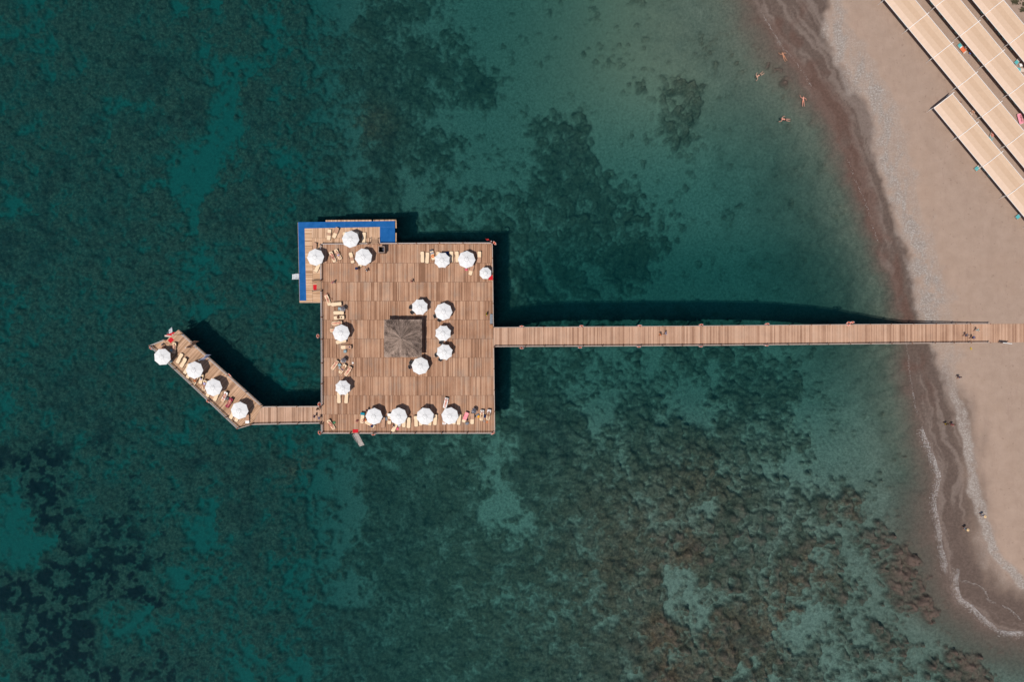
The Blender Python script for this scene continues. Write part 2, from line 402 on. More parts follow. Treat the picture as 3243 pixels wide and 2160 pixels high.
def build_water():
    m = bpy.data.materials.new('sea_water'); m.use_nodes = True; nt = m.node_tree; N = nt.nodes; Lk = nt.links
    N.remove(N['Principled BSDF']); out = N['Material Output']
    tr = N.new('ShaderNodeBsdfTransparent'); gl = N.new('ShaderNodeBsdfGlossy'); gl.inputs['Roughness'].default_value = .3
    lw = N.new('ShaderNodeLayerWeight'); lw.inputs['Blend'].default_value = .5
    pw = N.new('ShaderNodeMath'); pw.operation = 'POWER'; pw.inputs[1].default_value = 4.0
    Lk.new(lw.outputs['Facing'], pw.inputs[0])
    nz = N.new('ShaderNodeTexNoise'); nz.inputs['Scale'].default_value = 1.6; nz.inputs['Detail'].default_value = 4
    geo = N.new('ShaderNodeNewGeometry'); Lk.new(geo.outputs['Position'], nz.inputs['Vector'])
    bp = N.new('ShaderNodeBump'); bp.inputs['Strength'].default_value = .25; bp.inputs['Distance'].default_value = .1
    Lk.new(nz.outputs['Fac'], bp.inputs['Height']); Lk.new(bp.outputs['Normal'], gl.inputs['Normal'])
    mx = N.new('ShaderNodeMixShader'); Lk.new(pw.outputs[0], mx.inputs[0]); Lk.new(tr.outputs[0], mx.inputs[1]); Lk.new(gl.outputs[0], mx.inputs[2])
    Lk.new(mx.outputs[0], out.inputs['Surface'])
    va = N.new('ShaderNodeVolumeAbsorption'); va.inputs['Color'].default_value = (0.0, WCOL[1], WCOL[2], 1); va.inputs['Density'].default_value = WCOL[0]
    vs = N.new('ShaderNodeVolumeScatter'); vs.inputs['Color'].default_value = (.06, .80, 1, 1); vs.inputs['Density'].default_value = .0062
    ad = N.new('ShaderNodeAddShader'); Lk.new(va.outputs[0], ad.inputs[0]); Lk.new(vs.outputs[0], ad.inputs[1])
    Lk.new(ad.outputs[0], out.inputs['Volume'])
    w = MB().box((0, 0, -15), (1700, 1700, 30)).build('sea_water', m)
    return tag(w, 'clear teal sea water over sand and weed beds', 'water', kind='structure')
WCOL = (.108, .53, .55)
def build_foam():
    """thin broken lines of white foam along the water's edge"""
    fm = mat('foam', (.52, .49, .47), .8, .25, 3)
    lines = [([(2417, 41), (2445, 92), (2481, 151), (2513, 184), (2555, 243), (2573, 275)],   .14, .5, 'thin white foam line along the upper curve of the shore'),
             ([(2690, 510), (2702, 551), (2725, 601), (2748, 657), (2766, 720), (2785, 770)], .12, .35, 'faint broken foam line above the pier'),
             ([(2873, 1092), (2877, 1123), (2885, 1200), (2900, 1290), (2915, 1329)], .12, .5, 'faint foam trace just below the pier'),
             ([(2920, 1350), (2934, 1394), (2957, 1448), (2975, 1509), (2966, 1560), (2963, 1578), (2969, 1639), (2978, 1704), (2988, 1760), (3000, 1816)], .42, .62, 'broad broken foam line along the lower beach'),
             ([(3036, 1810), (3031, 1840), (3036, 1875), (3046, 1899), (3078, 1922), (3100, 1945), (3124, 1968), (3161, 1996), (3200, 2003), (3244, 2006)], .36, .72, 'foam band of the breaking wave in the lower corner'),
             ([(3040, 1838), (3060, 1840), (3090, 1850), (3110, 1862), (3122, 1880), (3130, 1900), (3160, 1914), (3190, 1925), (3214, 1945), (3243, 1975)], .13, 1.0, 'thin bright foam edge of the wave run-up in the lower corner')]
    for pts, wd, dens, lab in lines:
        mb = MB(); W = [P(a, b, .05) for a, b in pts]
        # dense polyline
        dn = []
        for a, b in zip(W[:-1], W[1:]):
            n = max(2, int((b - a).length / .12))
            dn += [a + (b - a) * i / n for i in range(n)]
        for i, p in enumerate(dn[:-1]):
            t = (dn[i + 1] - p).normalized(); nrm = Vector((-t.y, t.x, 0))
            nn = float(vnoise(np.array([i * .045]), np.array([wd * 31]), 5)[0])
            if random.random() > dens * (.55 + .9 * nn): continue
            for _ in range(3 if wd < .2 else 16):
                off = t * random.uniform(-.6, .6) + nrm * (abs(random.gauss(0, wd * .9)) * (-1.3 if random.random() < .8 else .25)) + nrm * wd * 1.2 * (float(vnoise(np.array([i * .05]), np.array([7.7]), 6)[0]) - .5)
                c = p + off; c.z = max(gz(c.x, c.y), 0) + .03 + random.random() * .02
                r = random.uniform(.010, .032) if wd > .2 else random.uniform(.010, .024)
                k = 6; a0 = random.random() * 6
                poly = [(c.x + t.x * r * 1.9 * math.cos(a0 + j * 2 * math.pi / k) + nrm.x * r * math.sin(a0 + j * 2 * math.pi / k),
                         c.y + t.y * r * 1.9 * math.cos(a0 + j * 2 * math.pi / k) + nrm.y * r * math.sin(a0 + j * 2 * math.pi / k)) for j in range(k)]
                mb.prism(poly, c.z - .02, c.z)
        o = mb.build('sea_foam', fm); tag(o, lab, 'foam', 'foam along the shore', kind='stuff')
build_ground(); build_water(); build_foam()
# ================================================================== decks, pier, railings
WOODC = [(.23, .115, .066), (.385, .205, .123), (.53, .318, .205)]
def deck_mat(name, ang=0.0, pw=0.155, row=3.33, cols=WOODC, grey=.5, off=0.0):
    m = bpy.data.materials.new(name); m.use_nodes = True; nt = m.node_tree; N = nt.nodes; Lk = nt.links
    b = N['Principled BSDF']; b.inputs['Roughness'].default_value = .75; b.inputs['Specular IOR Level'].default_value = .2
    tc = N.new('ShaderNodeTexCoord'); mp = N.new('ShaderNodeMapping'); mp.inputs['Rotation'].default_value = (0, 0, -ang)
    Lk.new(tc.outputs['Object'], mp.inputs['Vector']); sx = N.new('ShaderNodeSeparateXYZ'); Lk.new(mp.outputs[0], sx.inputs[0])
    def M_(op, a, c=None):
        x = N.new('ShaderNodeMath'); x.operation = op
        for s, v in ((0, a), (1, c)):
            if v is None: continue
            if isinstance(v, (int, float)): x.inputs[s].default_value = v
            else: Lk.new(v, x.inputs[s])
        return x.outputs[0]
    u = M_('DIVIDE', sx.outputs['X'], pw); v = M_('DIVIDE', M_('ADD', sx.outputs['Y'], off), row)
    fu = M_('FLOOR', u); fv = M_('FLOOR', v)
    def wnoise(a, c):
        cb = N.new('ShaderNodeCombineXYZ'); Lk.new(a, cb.inputs[0]); Lk.new(c, cb.inputs[1])
        w = N.new('ShaderNodeTexWhiteNoise'); w.noise_dimensions = '2D'; Lk.new(cb.outputs[0], w.inputs['Vector']); return w.outputs['Value']
    w1 = wnoise(fu, fv); w2 = wnoise(M_('FLOOR', M_('DIVIDE', u, 7.0)), M_('ADD', fv, 31.0)); w2b = wnoise(M_('FLOOR', M_('DIVIDE', u, 2.0)), M_('ADD', fv, 77.0))
    st = N.new('ShaderNodeCombineXYZ'); Lk.new(M_('MULTIPLY', sx.outputs['X'], 7.0), st.inputs[0]); Lk.new(M_('MULTIPLY', sx.outputs['Y'], .9), st.inputs[1])
    n1 = N.new('ShaderNodeTexNoise'); n1.inputs['Scale'].default_value = 1.6; n1.inputs['Detail'].default_value = 4; Lk.new(st.outputs[0], n1.inputs['Vector'])
    n2 = N.new('ShaderNodeTexNoise'); n2.inputs['Scale'].default_value = .35; n2.inputs['Detail'].default_value = 4; Lk.new(tc.outputs['Object'], n2.inputs['Vector'])
    t = M_('ADD', M_('ADD', M_('MULTIPLY', w1, .54), M_('MULTIPLY', w2, .10)), M_('ADD', M_('MULTIPLY', w2b, .26), M_('MULTIPLY', n1.outputs['Fac'], .32)))
    t = M_('ADD', t, M_('MULTIPLY', M_('SUBTRACT', n2.outputs['Fac'], .5), .5))
    rp = N.new('ShaderNodeValToRGB'); e = rp.color_ramp.elements; e.new(.5)
    for i, (p, c) in enumerate(zip((.30, .60, .92), cols)): e[i].position = p; e[i].color = (*c, 1)
    Lk.new(t, rp.inputs['Fac'])
    # weathered grey boards
    mg = N.new('ShaderNodeMix'); mg.data_type = 'RGBA'; mg.inputs[7].default_value = (.27, .20, .155, 1)
    mr = N.new('ShaderNodeMapRange'); mr.inputs['From Min'].default_value = .50; mr.inputs['From Max'].default_value = .72
    n3 = N.new('ShaderNodeTexNoise'); n3.inputs['Scale'].default_value = .5; n3.inputs['Detail'].default_value = 3
    Lk.new(tc.outputs['Object'], n3.inputs['Vector']); Lk.new(M_('ADD', M_('MULTIPLY', n3.outputs['Fac'], .8), M_('MULTIPLY', w2b, .2)), mr.inputs['Value'])
    Lk.new(M_('MULTIPLY', mr.outputs[0], grey), mg.inputs[0]); Lk.new(rp.outputs['Color'], mg.inputs[6])
    # dark joints between boards and rows
    ju = M_('LESS_THAN', M_('FRACT', u), .07); jv = M_('LESS_THAN', M_('FRACT', v), .05 / row)
    dk = N.new('ShaderNodeMix'); dk.data_type = 'RGBA'; dk.inputs[7].default_value = (.05, .028, .018, 1)
    Lk.new(M_('MULTIPLY', M_('MAXIMUM', ju, jv), .65), dk.inputs[0]); Lk.new(mg.outputs[2], dk.inputs[6])
    Lk.new(dk.outputs[2], b.inputs['Base Color'])
    return m
M_beam = mat('edge_timber', (.40, .29, .22), .8, .2, 3)
M_pile = mat('pile_timber', (.10, .075, .06), .9, .3, 3)
M_blue = mat('blue_carpet', (.004, .082, .265), .95, .2, .9, col2=(.014, .115, .34))
M_post = mat('post_timber', (.23, .115, .075), .8, .2, 8)
M_hand = mat('pale_handrail', (.42, .35, .31), .6, .1, 4)
M_rope = mat('grey_rope', (.42, .42, .45), .7, .1, 20)
M_net = mat('white_net_cord', (.75, .74, .73), .8, .1, 20)
M_black = mat('black_metal', (.022, .022, .026), .45, .2, 10)
M_steel = mat('grey_steel', (.42, .43, .44), .4, .15, 10, metal=.6)
M_red = mat('red_carpet', (.55, .012, .022), .9, .12, 20)
M_orange = mat('orange_plastic', (.80, .13, .035), .5, .1, 10)
M_white = mat('white_paint', (.80, .79, .77), .5, .05, 10)
def deck(name, label, polys, z, m, cat, edge=.16, piles=()):
    t = thing(name, label, cat, P(*polys[0][0], z))
    o = t.location
    mb = MB()
    for poly in polys: mb.prism([tuple((P(*q, z) - o).xy) for q in poly], -.07, 0)
    d = mb.build('deck_boards', m, t); d.matrix_parent_inverse.identity()
    eb = MB()
    for poly in polys:
        w = [P(*q, z) - o for q in poly]
        n = len(w)
        for i in range(n):
            a, c = w[i], w[(i + 1) % n]; eb.bar((a.x, a.y, -.20), (c.x, c.y, -.20), .12, .24)
    eb.build('edge_beam', M_beam, t)
    pm = MB().tube([(0, 0, -.3), (0, 0, -z - 17)], .17, 8).mesh('pile')
    for q in piles:
        p = link(pm, 'pile', M_pile, t, True); p.location = P(*q, z) - o
    return t
DK = deck_mat('deck_planks', 0, .155, 3.33, off=.09)
def gridp(x0, x1, y0, y1, nx, ny): return [(x0 + (x1 - x0) * i / (nx - 1), y0 + (y1 - y0) * j / (ny - 1)) for i in range(nx) for j in range(ny)]
main = deck('sun_deck', 'large square timber sun deck standing in the sea at the end of the pier', [[(1018, 772), (1559, 770), (1567, 1371.5), (1021.5, 1371.5)]], DZ, DK, 'deck', piles=gridp(1120, 1500, 850, 1300, 4, 4))
LZ = 1.2
low = thing('lower_deck', 'low L-shaped timber deck edged with blue carpet along two sides of the sun deck', 'deck', P(943.8, 703, LZ))
def lowpoly(name, polys, m, z0, z1, parent):
    mb = MB()
    for poly in polys: mb.prism([tuple((P(*q, LZ) - parent.location).xy) for q in poly], z0, z1)
    return mb.build(name, m, parent)
HB = deck_mat('deck_planks_crosswise', math.pi / 2, .145, 2.6, cols=[(.34, .19, .105), (.56, .34, .20), (.70, .47, .31)], grey=.12)
VB = deck_mat('deck_planks_low', 0, .145, 2.8, cols=[(.33, .19, .11), (.53, .32, .195), (.68, .45, .30)], grey=.15)
lowpoly('deck_boards', [[(964, 723), (988, 722), (988, 775), (1019, 775), (1021, 957.5), (949, 957.5), (949, 952), (970, 952)]], HB, -.07, 0, low)
lowpoly('deck_boards', [[(988, 722), (1203, 718), (1203, 775), (988, 775)]], VB, -.071, -.001, low)
lowpoly('blue_carpet', [[(943.8, 703.2), (1250.4, 699.3), (1251, 771.5), (1203, 772), (1203, 718.3), (964.5, 723), (970, 952), (949.5, 952.3)]], M_blue, -.06, .012, low)
for q_ in [[(947.5, 897.3), (969, 897), (969, 897.6), (947.5, 897.9)], [(1203.5, 718.6), (1250, 718.0), (1250, 718.6), (1203.5, 719.2)], [(1090, 701.6), (1090.6, 701.6), (1090.6, 720.4), (1090, 720.4)]]: lowpoly('carpet_seam', [q_], mat('carpet_seam_line', (.06, .17, .42), .9, .1, 5), .008, .017, low)
lowpoly('edge_step', [[(1031, 696.3), (1177, 695.5), (1177, 700.6), (1031, 701.8)], [(1182, 695.5), (1254.5, 694.8), (1254.5, 699.2), (1182, 700.4)], [(1251.5, 699.5), (1255.5, 699.5), (1256, 722), (1251.8, 722)],
                       [(1252, 737), (1255.6, 737), (1255.6, 769), (1252.2, 769)]], VB, -.22, -.05, low)
lowpoly('edge_beam', [[(942.6, 704), (943.7, 704), (949.3, 958.5), (948.2, 958.5)], [(948.2, 957.7), (1021, 957.7), (1021, 959), (948.2, 959)]], M_beam, -.30, -.02, low)
pm = MB().tube([(0, 0, -.3), (0, 0, -18)], .17, 8).mesh('pile')
for q in [(1000, 735), (1100, 735), (1200, 735), (985, 850), (990, 930)]:
    p = link(pm, 'pile', M_pile, low, True); p.location = P(*q, LZ) - low.location
g = (P(565, 1045) - P(831, 1285)).xy; wang = math.atan2(g.y, g.x)
WK = deck_mat('deck_planks_diagonal', wang, .145, 3.0, cols=[(.25, .14, .08), (.44, .26, .155), (.60, .38, .25)], grey=.25)
walk = deck('bathing_walkway', 'slanting timber bathing jetty with sunbeds at the far seaward end', [[(565, 1045), (831, 1285), (799, 1344), (757, 1357), (480, 1095.5), (528.6, 1075.7)]], DZ, WK, 'jetty',
            piles=[(545, 1085), (640, 1175), (740, 1270)])
PB = deck_mat('deck_planks_bridge', 0, .15, 40.0, off=20.0, cols=[(.25, .14, .09), (.44, .26, .17), (.58, .37, .26)], grey=.3)
brid = deck('foot_bridge', 'short timber foot bridge joining the slanting jetty to the sun deck', [[(831.5, 1288.5), (1018, 1287), (1021, 1339), (800, 1343)]], DZ - .004, PB, 'bridge', piles=[(930, 1315)])
PR = deck_mat('deck_planks_pier', 0, .15, 40.0, off=20.0, cols=[(.30, .165, .105), (.46, .272, .18), (.57, .36, .25)], grey=.22)
pier = deck('pier', 'long straight timber pier from the beach to the sun deck', [[(1563.5, 1038.3), (2140, 1034), (2700, 1028.6), (3243, 1025.4), (3420, 1024), (3420, 1083), (3243, 1084), (2700, 1089.8), (2140, 1095), (1566, 1098)]], DZ - .003, PR, 'pier',
            piles=[(x, y - (x - 1565) * .0085) for x in range(1680, 3000, 180) for y in (1068,)])
# ------------------------------------------------------------------ railings
def railing(label, pts, z=DZ, step=3.4, posts=None, h=1.02, net=False, name='railing'):
    W = [P(a, b, z) for a, b in pts]; t = thing(name, label, 'railing', W[0], group='railings of the decks and the pier'); o = W[0]
    W = [w - o for w in W]
    pp = []
    if posts: pp = [P(a, b, z) - o for a, b in posts]
    else:
        for a, b in zip(W[:-1], W[1:]):
            n = max(1, round((b - a).length / step)); pp += [a + (b - a) * i / n for i in range(n)]
        pp.append(W[-1])
    pmesh = MB().box((0, 0, h / 2), (.13, .13, h)).lathe([(.02, h + .09), (.085, h + .07), (.095, h)], n=8).mesh('post')
    for p in pp:
        q = link(pmesh, 'post', M_post, t); q.location = p
    mb = MB(); rb = MB()
    for a, b in zip(W[:-1], W[1:]):
        mb.bar((a.x, a.y, h - .05), (b.x, b.y, h - .05), .085, .05)
    mb.build('handrail', M_hand, t)
    for a, b in zip(W[:-1], W[1:]):
        for zz in (.35, .68): rb.tube([(a.x, a.y, zz), (b.x, b.y, zz)], .022, 5)
    rb.build('rope', M_rope, t)
    if net:
        nb = MB()
        for a, b in zip(W[:-1], W[1:]):
            L = (b - a).length; n = max(1, int(L / .28)); d = (b - a) / n
            for i in range(n):
                p = a + d * i; q = a + d * (i + 1)
                nb.bar((p.x, p.y, .06), (q.x, q.y, .9), .03); nb.bar((p.x, p.y, .9), (q.x, q.y, .06), .03)
        nb.build('net', M_net, t)
    return t
top_x = [1564, 1658.5, 1721, 1782, 1843, 1907, 1971, 2026, 2096, 2159, 2220, 2282, 2350, 2429, 2494, 2563, 2622, 2690, 2748, 2814, 2885, 2955, 3017, 3063, 3126]
def ytop(x): return float(np.interp(x, [1563, 2140, 2700, 3243], [1037.3, 1033.2, 1027.8, 1024.6]))
def ybot(x): return float(np.interp(x, [1566, 2140, 2700, 3243], [1097.6, 1094.6, 1089.4, 1083.6]))
railing('long railing on the upper side of the pier', [(x, ytop(x)) for x in (1564, 2140, 2700, 3126)], posts=[(x, ytop(x)) for x in top_x], net=True)
bot_x = [1567, 1664, 1725, 1785, 1846, 1907, 1972, 2028, 2096, 2158, 2222, 2281, 2352, 2427, 2492, 2556, 2617, 2686, 2750, 2816, 2880, 2952, 3012, 3066, 3126]
railing('long railing on the lower side of the pier', [(x, ybot(x)) for x in (1567, 2140, 2700, 3126)], posts=[(x, ybot(x)) for x in bot_x], net=True)
railing('railing along the upper edge of the sun deck right of the blue carpet', [(1203, 772), (1320, 771.5), (1393, 770.5), (1467, 770.5), (1557, 770.5)])
railing('railing between the sun deck and the upper arm of the lower deck', [(1018.5, 774), (1100, 773.5), (1168, 772.5)])
railing('railing on the right edge of the sun deck above the pier', [(1559, 772), (1561, 866)], net=False)
railing('railing on the right edge of the sun deck between red mat and bench', [(1561.2, 888), (1563, 1036)])
railing('railing on the right edge of the sun deck below the pier', [(1564, 1100), (1567, 1370)])
railing('railing along the bottom edge of the sun deck right of the stair', [(1566, 1371), (1480, 1371.2), (1400, 1371.2), (1316, 1371.2), (1239, 1371.2), (1186, 1371.2), (1138, 1371.2)], step=4.6)
railing('short railing along the bottom edge of the sun deck left of the stair', [(1022, 1371), (1111, 1371)])
railing('railing between the sun deck and the left arm of the lower deck', [(1018.3, 776), (1019, 888)])
railing('netted railing on the left edge of the sun deck', [(1019.2, 922), (1020.5, 1005), (1021, 1075), (1021.5, 1150), (1021.5, 1215), (1021.5, 1284)], net=True, step=4.2)
railing('short netted railing on the left edge of the sun deck below the foot bridge', [(1021.5, 1342), (1021.8, 1370)], net=True)
railing('railing on the upper side of the foot bridge', [(832, 1288.5), (880, 1288), (944, 1287.6), (1016, 1287.2)])
railing('netted railing on the lower side of the foot bridge', [(801, 1343.5), (884, 1342), (946, 1341), (1017, 1339.5)], net=True)
railing('railing on the deep-water side of the slanting jetty', [(580, 1058.5), (610, 1085.5), (660, 1130.6), (725, 1189), (783, 1241.5), (829, 1283)], step=3.6)
railing('netted railing on the open-sea side of the slanting jetty', [(481, 1096), (557, 1167.5), (611, 1218), (664, 1268.4), (719, 1320.5), (756, 1355.5)], net=True, step=3.8)
railing('short railing round the corner where jetty meets foot bridge', [(758, 1356.5), (798, 1344.5)])
railing('short railing at the tip of the slanting jetty', [(481.5, 1094.5), (527, 1076.3)])
# ------------------------------------------------------------------ life rings
def life_ring_meshes():
    mb = MB(); n, k = 24, 8; Rr, r = .30, .085; vs = []; fs = []
    for i in range(n):
        a = 2 * math.pi * i / n
        for j in range(k):
            b = 2 * math.pi * j / k; vs.append(((Rr + r * math.cos(b)) * math.cos(a), r * math.sin(b) * .8, (Rr + r * math.cos(b)) * math.sin(a)))
    for i in range(n):
        for j in range(k): fs.append((i * k + j, i * k + (j + 1) % k, ((i + 1) % n) * k + (j + 1) % k, ((i + 1) % n) * k + j))
    mb.add(vs, fs); ring = mb.mesh('ring')
    band = MB(); rope = MB()
    for q in range(4):
        a0 = q * math.pi / 2 + math.pi / 4
        pts = [(Rr * math.cos(a0 + d), 0, Rr * math.sin(a0 + d)) for d in (-.12, 0, .12)]
        band.tube(pts, r * 1.04, 8)
        arc = [((.42 + .04 * math.sin(t * math.pi)) * math.cos(a0 + t * math.pi / 2), 0, (.42 + .04 * math.sin(t * math.pi)) * math.sin(a0 + t * math.pi / 2)) for t in (0, .25, .5, .75, 1)]
        rope.tube(arc, .012, 5)
    return ring, band.mesh('white_band'), rope.mesh('grab_rope')
LR = life_ring_meshes()
def life_ring(px, py, nrm, label, lean=.35):
    """nrm: outward direction (degrees, counter-clockwise from east)"""
    z = DZ + .72; a = R(nrm); p = P(px, py, z)
    t = thing('life_ring', label, 'life ring', p, 0, 'orange life rings hung on the railings')
    t.rotation_euler = (-lean, 0, a - math.pi / 2)
    link(LR[0], 'ring', M_orange, t, True); link(LR[1], 'white_band', M_white, t, True); link(LR[2], 'grab_rope', M_net, t)
    return t
for i, (r, zx, zy) in enumerate([('I', 440, 213), ('I', 1182, 208), ('I', 1905, 204), ('J', 472, 193), ('J', 1292, 182), ('K', 228, 161)]):
    life_ring(*Z(r, zx, zy), 90, f"orange life ring on the upper pier railing, {['nearest the sun deck', 'second from the sun deck', 'just left of the two walkers', 'just right of the two walkers', 'second from the beach', 'nearest the beach'][i]}")
for i, (r, zx, zy) in enumerate([('I', 440, 480), ('I', 1165, 472), ('I', 1895, 462), ('J', 468, 457), ('J', 1284, 445)]):
    life_ring(*Z(r, zx, zy), -90, f"orange life ring on the lower pier railing, {['nearest the sun deck', 'second from the sun deck', 'midway and just left of the two walkers', 'just right of the two walkers', 'nearest the beach'][i]}")
life_ring(*Z('K', 185, 178), 90, 'orange life ring lying on its side beside the last ring on the upper pier railing', 1.1)
life_ring(*Z('B', 1770, 165), 45, 'orange life ring at the upper right corner of the sun deck beside the red flag')
life_ring(*Z('C', 262, 1032), 180, 'orange life ring on the left deck railing level with the thatched roof')
life_ring(*Z('E', 285, 788), 180, 'orange life ring where the foot bridge meets the left deck railing')
life_ring(*Z('E', 290, 1292), 200, 'orange life ring at the bottom left corner of the sun deck')
life_ring(*Z('E', 1250, 1320), -90, 'orange life ring on the bottom deck railing right of the stair')
life_ring(*Z('F', 1740, 1300), -60, 'orange life ring at the bottom right corner of the sun deck')
life_ring(*Z('W', 122, 622), 225, 'orange life ring on the open-sea railing of the slanting jetty')
life_ring(*Z('W', 545, 112), 45, 'orange life ring on the deep-water railing of the slanting jetty')
life_ring(*Z('G', 135, 575), 225, 'orange life ring at the left tip of the slanting jetty')
# ------------------------------------------------------------------ thatched kiosk
def kiosk():
    ez = DZ + 2.7; c4 = [(1217.5, 1012.5), (1336, 1012.3), (1335, 1130), (1216.5, 1131)]
    C4 = [P(*q, ez) for q in c4]; cen = sum(C4, Vector()) / 4
    t = thing('thatched_kiosk', 'square open kiosk under a grey-brown thatched pyramid roof in the middle of the sun deck', 'kiosk', (cen.x, cen.y, DZ))
    o = t.location
    m = bpy.data.materials.new('thatch'); m.use_nodes = True; nt = m.node_tree; N = nt.nodes; Lk = nt.links
    b = N['Principled BSDF']; b.inputs['Roughness'].default_value = .95; b.inputs['Specular IOR Level'].default_value = .05
    tc = N.new('ShaderNodeTexCoord'); sx = N.new('ShaderNodeSeparateXYZ'); Lk.new(tc.outputs['Object'], sx.inputs[0])
    at = N.new('ShaderNodeMath'); at.operation = 'ARCTAN2'; Lk.new(sx.outputs['Y'], at.inputs[0]); Lk.new(sx.outputs['X'], at.inputs[1])
    ln = N.new('ShaderNodeVectorMath'); ln.operation = 'LENGTH'; Lk.new(tc.outputs['Object'], ln.inputs[0])
    a2 = N.new('ShaderNodeMath'); a2.operation = 'MULTIPLY'; a2.inputs[1].default_value = 5; Lk.new(at.outputs[0], a2.inputs[0])
    cb = N.new('ShaderNodeCombineXYZ'); Lk.new(a2.outputs[0], cb.inputs[0]); Lk.new(ln.outputs['Value'], cb.inputs[1])
    n = N.new('ShaderNodeTexNoise'); n.inputs['Scale'].default_value = 1.5; n.inputs['Detail'].default_value = 5; n.inputs['Roughness'].default_value = .75; Lk.new(cb.outputs[0], n.inputs['Vector'])
    rp = N.new('ShaderNodeValToRGB'); e = rp.color_ramp.elements; e[0].position = .32; e[1].position = .72; e[0].color = (.055, .038, .031, 1); e[1].color = (.42, .305, .245, 1)
    Lk.new(n.outputs['Fac'], rp.inputs['Fac']); Lk.new(rp.outputs['Color'], b.inputs['Base Color'])
    a3 = N.new('ShaderNodeMath'); a3.operation = 'MULTIPLY'; a3.inputs[1].default_value = 1.6; Lk.new(at.outputs[0], a3.inputs[0])
    l3 = N.new('ShaderNodeMath'); l3.operation = 'MULTIPLY'; l3.inputs[1].default_value = .3; Lk.new(ln.outputs['Value'], l3.inputs[0])
    c3 = N.new('ShaderNodeCombineXYZ'); Lk.new(a3.outputs[0], c3.inputs[0]); Lk.new(l3.outputs[0], c3.inputs[1])
    n3 = N.new('ShaderNodeTexNoise'); n3.inputs['Scale'].default_value = 1.3; n3.inputs['Detail'].default_value = 5; Lk.new(c3.outputs[0], n3.inputs['Vector'])
    m3 = N.new('ShaderNodeMapRange'); m3.inputs['From Min'].default_value = .48; m3.inputs['From Max'].default_value = .70; m3.inputs['To Max'].default_value = .75; Lk.new(n3.outputs['Fac'], m3.inputs['Value'])
    x3 = N.new('ShaderNodeMix'); x3.data_type = 'RGBA'; x3.inputs[7].default_value = (.58, .43, .345, 1); Lk.new(m3.outputs[0], x3.inputs[0]); Lk.new(rp.outputs['Color'], x3.inputs[6]); Lk.new(x3.outputs[2], b.inputs['Base Color'])
    bp = N.new('ShaderNodeBump'); bp.inputs['Strength'].default_value = .8; bp.inputs['Distance'].default_value = .1; Lk.new(n.outputs['Fac'], bp.inputs['Height']); Lk.new(bp.outputs['Normal'], b.inputs['Normal'])
    hw = 3.25; rise = 2.3; mb = MB(); q = 26; vs = []; fs = []
    def rz(x, y):
        d = max(abs(x), abs(y)) / hw; return (1 - d ** 1.08) * rise + .05 * math.sin(9 * math.atan2(y, x)) * d
    for j in range(q + 1):
        for i in range(q + 1):
            x = (i / q * 2 - 1) * hw; y = (j / q * 2 - 1) * hw
            edge = .04 * random.uniform(-1, 1) if i in (0, q) or j in (0, q) else 0
            vs.append((x + edge, y + edge, rz(x, y)))
    for j in range(q):
        for i in range(q): k = j * (q + 1) + i; fs.append((k, k + 1, k + q + 2, k + q + 1))
    mb.add(vs, fs)
    rim = [i for i in range(q + 1)] + [(j * (q + 1) + q) for j in range(1, q + 1)] + [q * (q + 1) + i for i in range(q - 1, -1, -1)] + [j * (q + 1) for j in range(q - 1, 0, -1)]
    base = len(mb.v)
    mb.v += [(mb.v[i][0] * .985, mb.v[i][1] * .985, -.26) for i in rim]; nr = len(rim)
    mb.f += [(rim[k], base + k, base + (k + 1) % nr, rim[(k + 1) % nr]) for k in range(nr)]
    mb.f.append(tuple(base + k for k in range(nr)))
    for _ in range(2600):     # loose straws lying down the slope
        x = random.uniform(-hw, hw); y = random.uniform(-hw, hw); r = math.hypot(x, y) + .01
        L = random.uniform(.25, .6); d = Vector((x / r, y / r, 0)); s = Vector((-d.y, d.x, 0)) * random.uniform(.008, .018)
        d = (d + s * random.uniform(-14, 14)).normalized()
        a_ = Vector((x, y, 0)); b_ = a_ + d * L
        if max(abs(b_.x), abs(b_.y)) > hw + .07: continue
        f = lambda v: Vector((v.x, v.y, rz(v.x, v.y) + .02 + random.random() * .035))
        mb.add([f(a_ - s), f(a_ + s), f(b_ + s * .4), f(b_ - s * .4)], [(0, 1, 2, 3)])
    rf = mb.build('roof', m, t); rf.location = (0, 0, 2.7); rf.rotation_euler[2] = R(-.2)
    cap = MB().lathe([(.16, -.12), (.14, .06), (.05, .16), (.0, .18)], n=12).build('ridge_cap', m, rf); cap.location = (0, 0, rise)
    wd = mat('kiosk_timber', (.16, .09, .055), .8, .2, 5)
    pmesh = MB().box((0, 0, 1.3), (.16, .16, 2.6)).mesh('post')
    for a in (-2.5, 2.5):
        for c in (-2.5, 2.5):
            p = link(pmesh, 'post', wd, t); p.location = (a, c, 0)
    cm = MB()
    for (cx, cy, dx, dy) in ((0, 2.1, 4.4, .5), (0, -2.1, 4.4, .5), (2.1, 0, .5, 3.6), (-2.1, 0, .5, 3.6)): cm.box((cx, cy, .55), (dx, dy, 1.1))
    cm.build('bar_counter', wd, t)
kiosk()
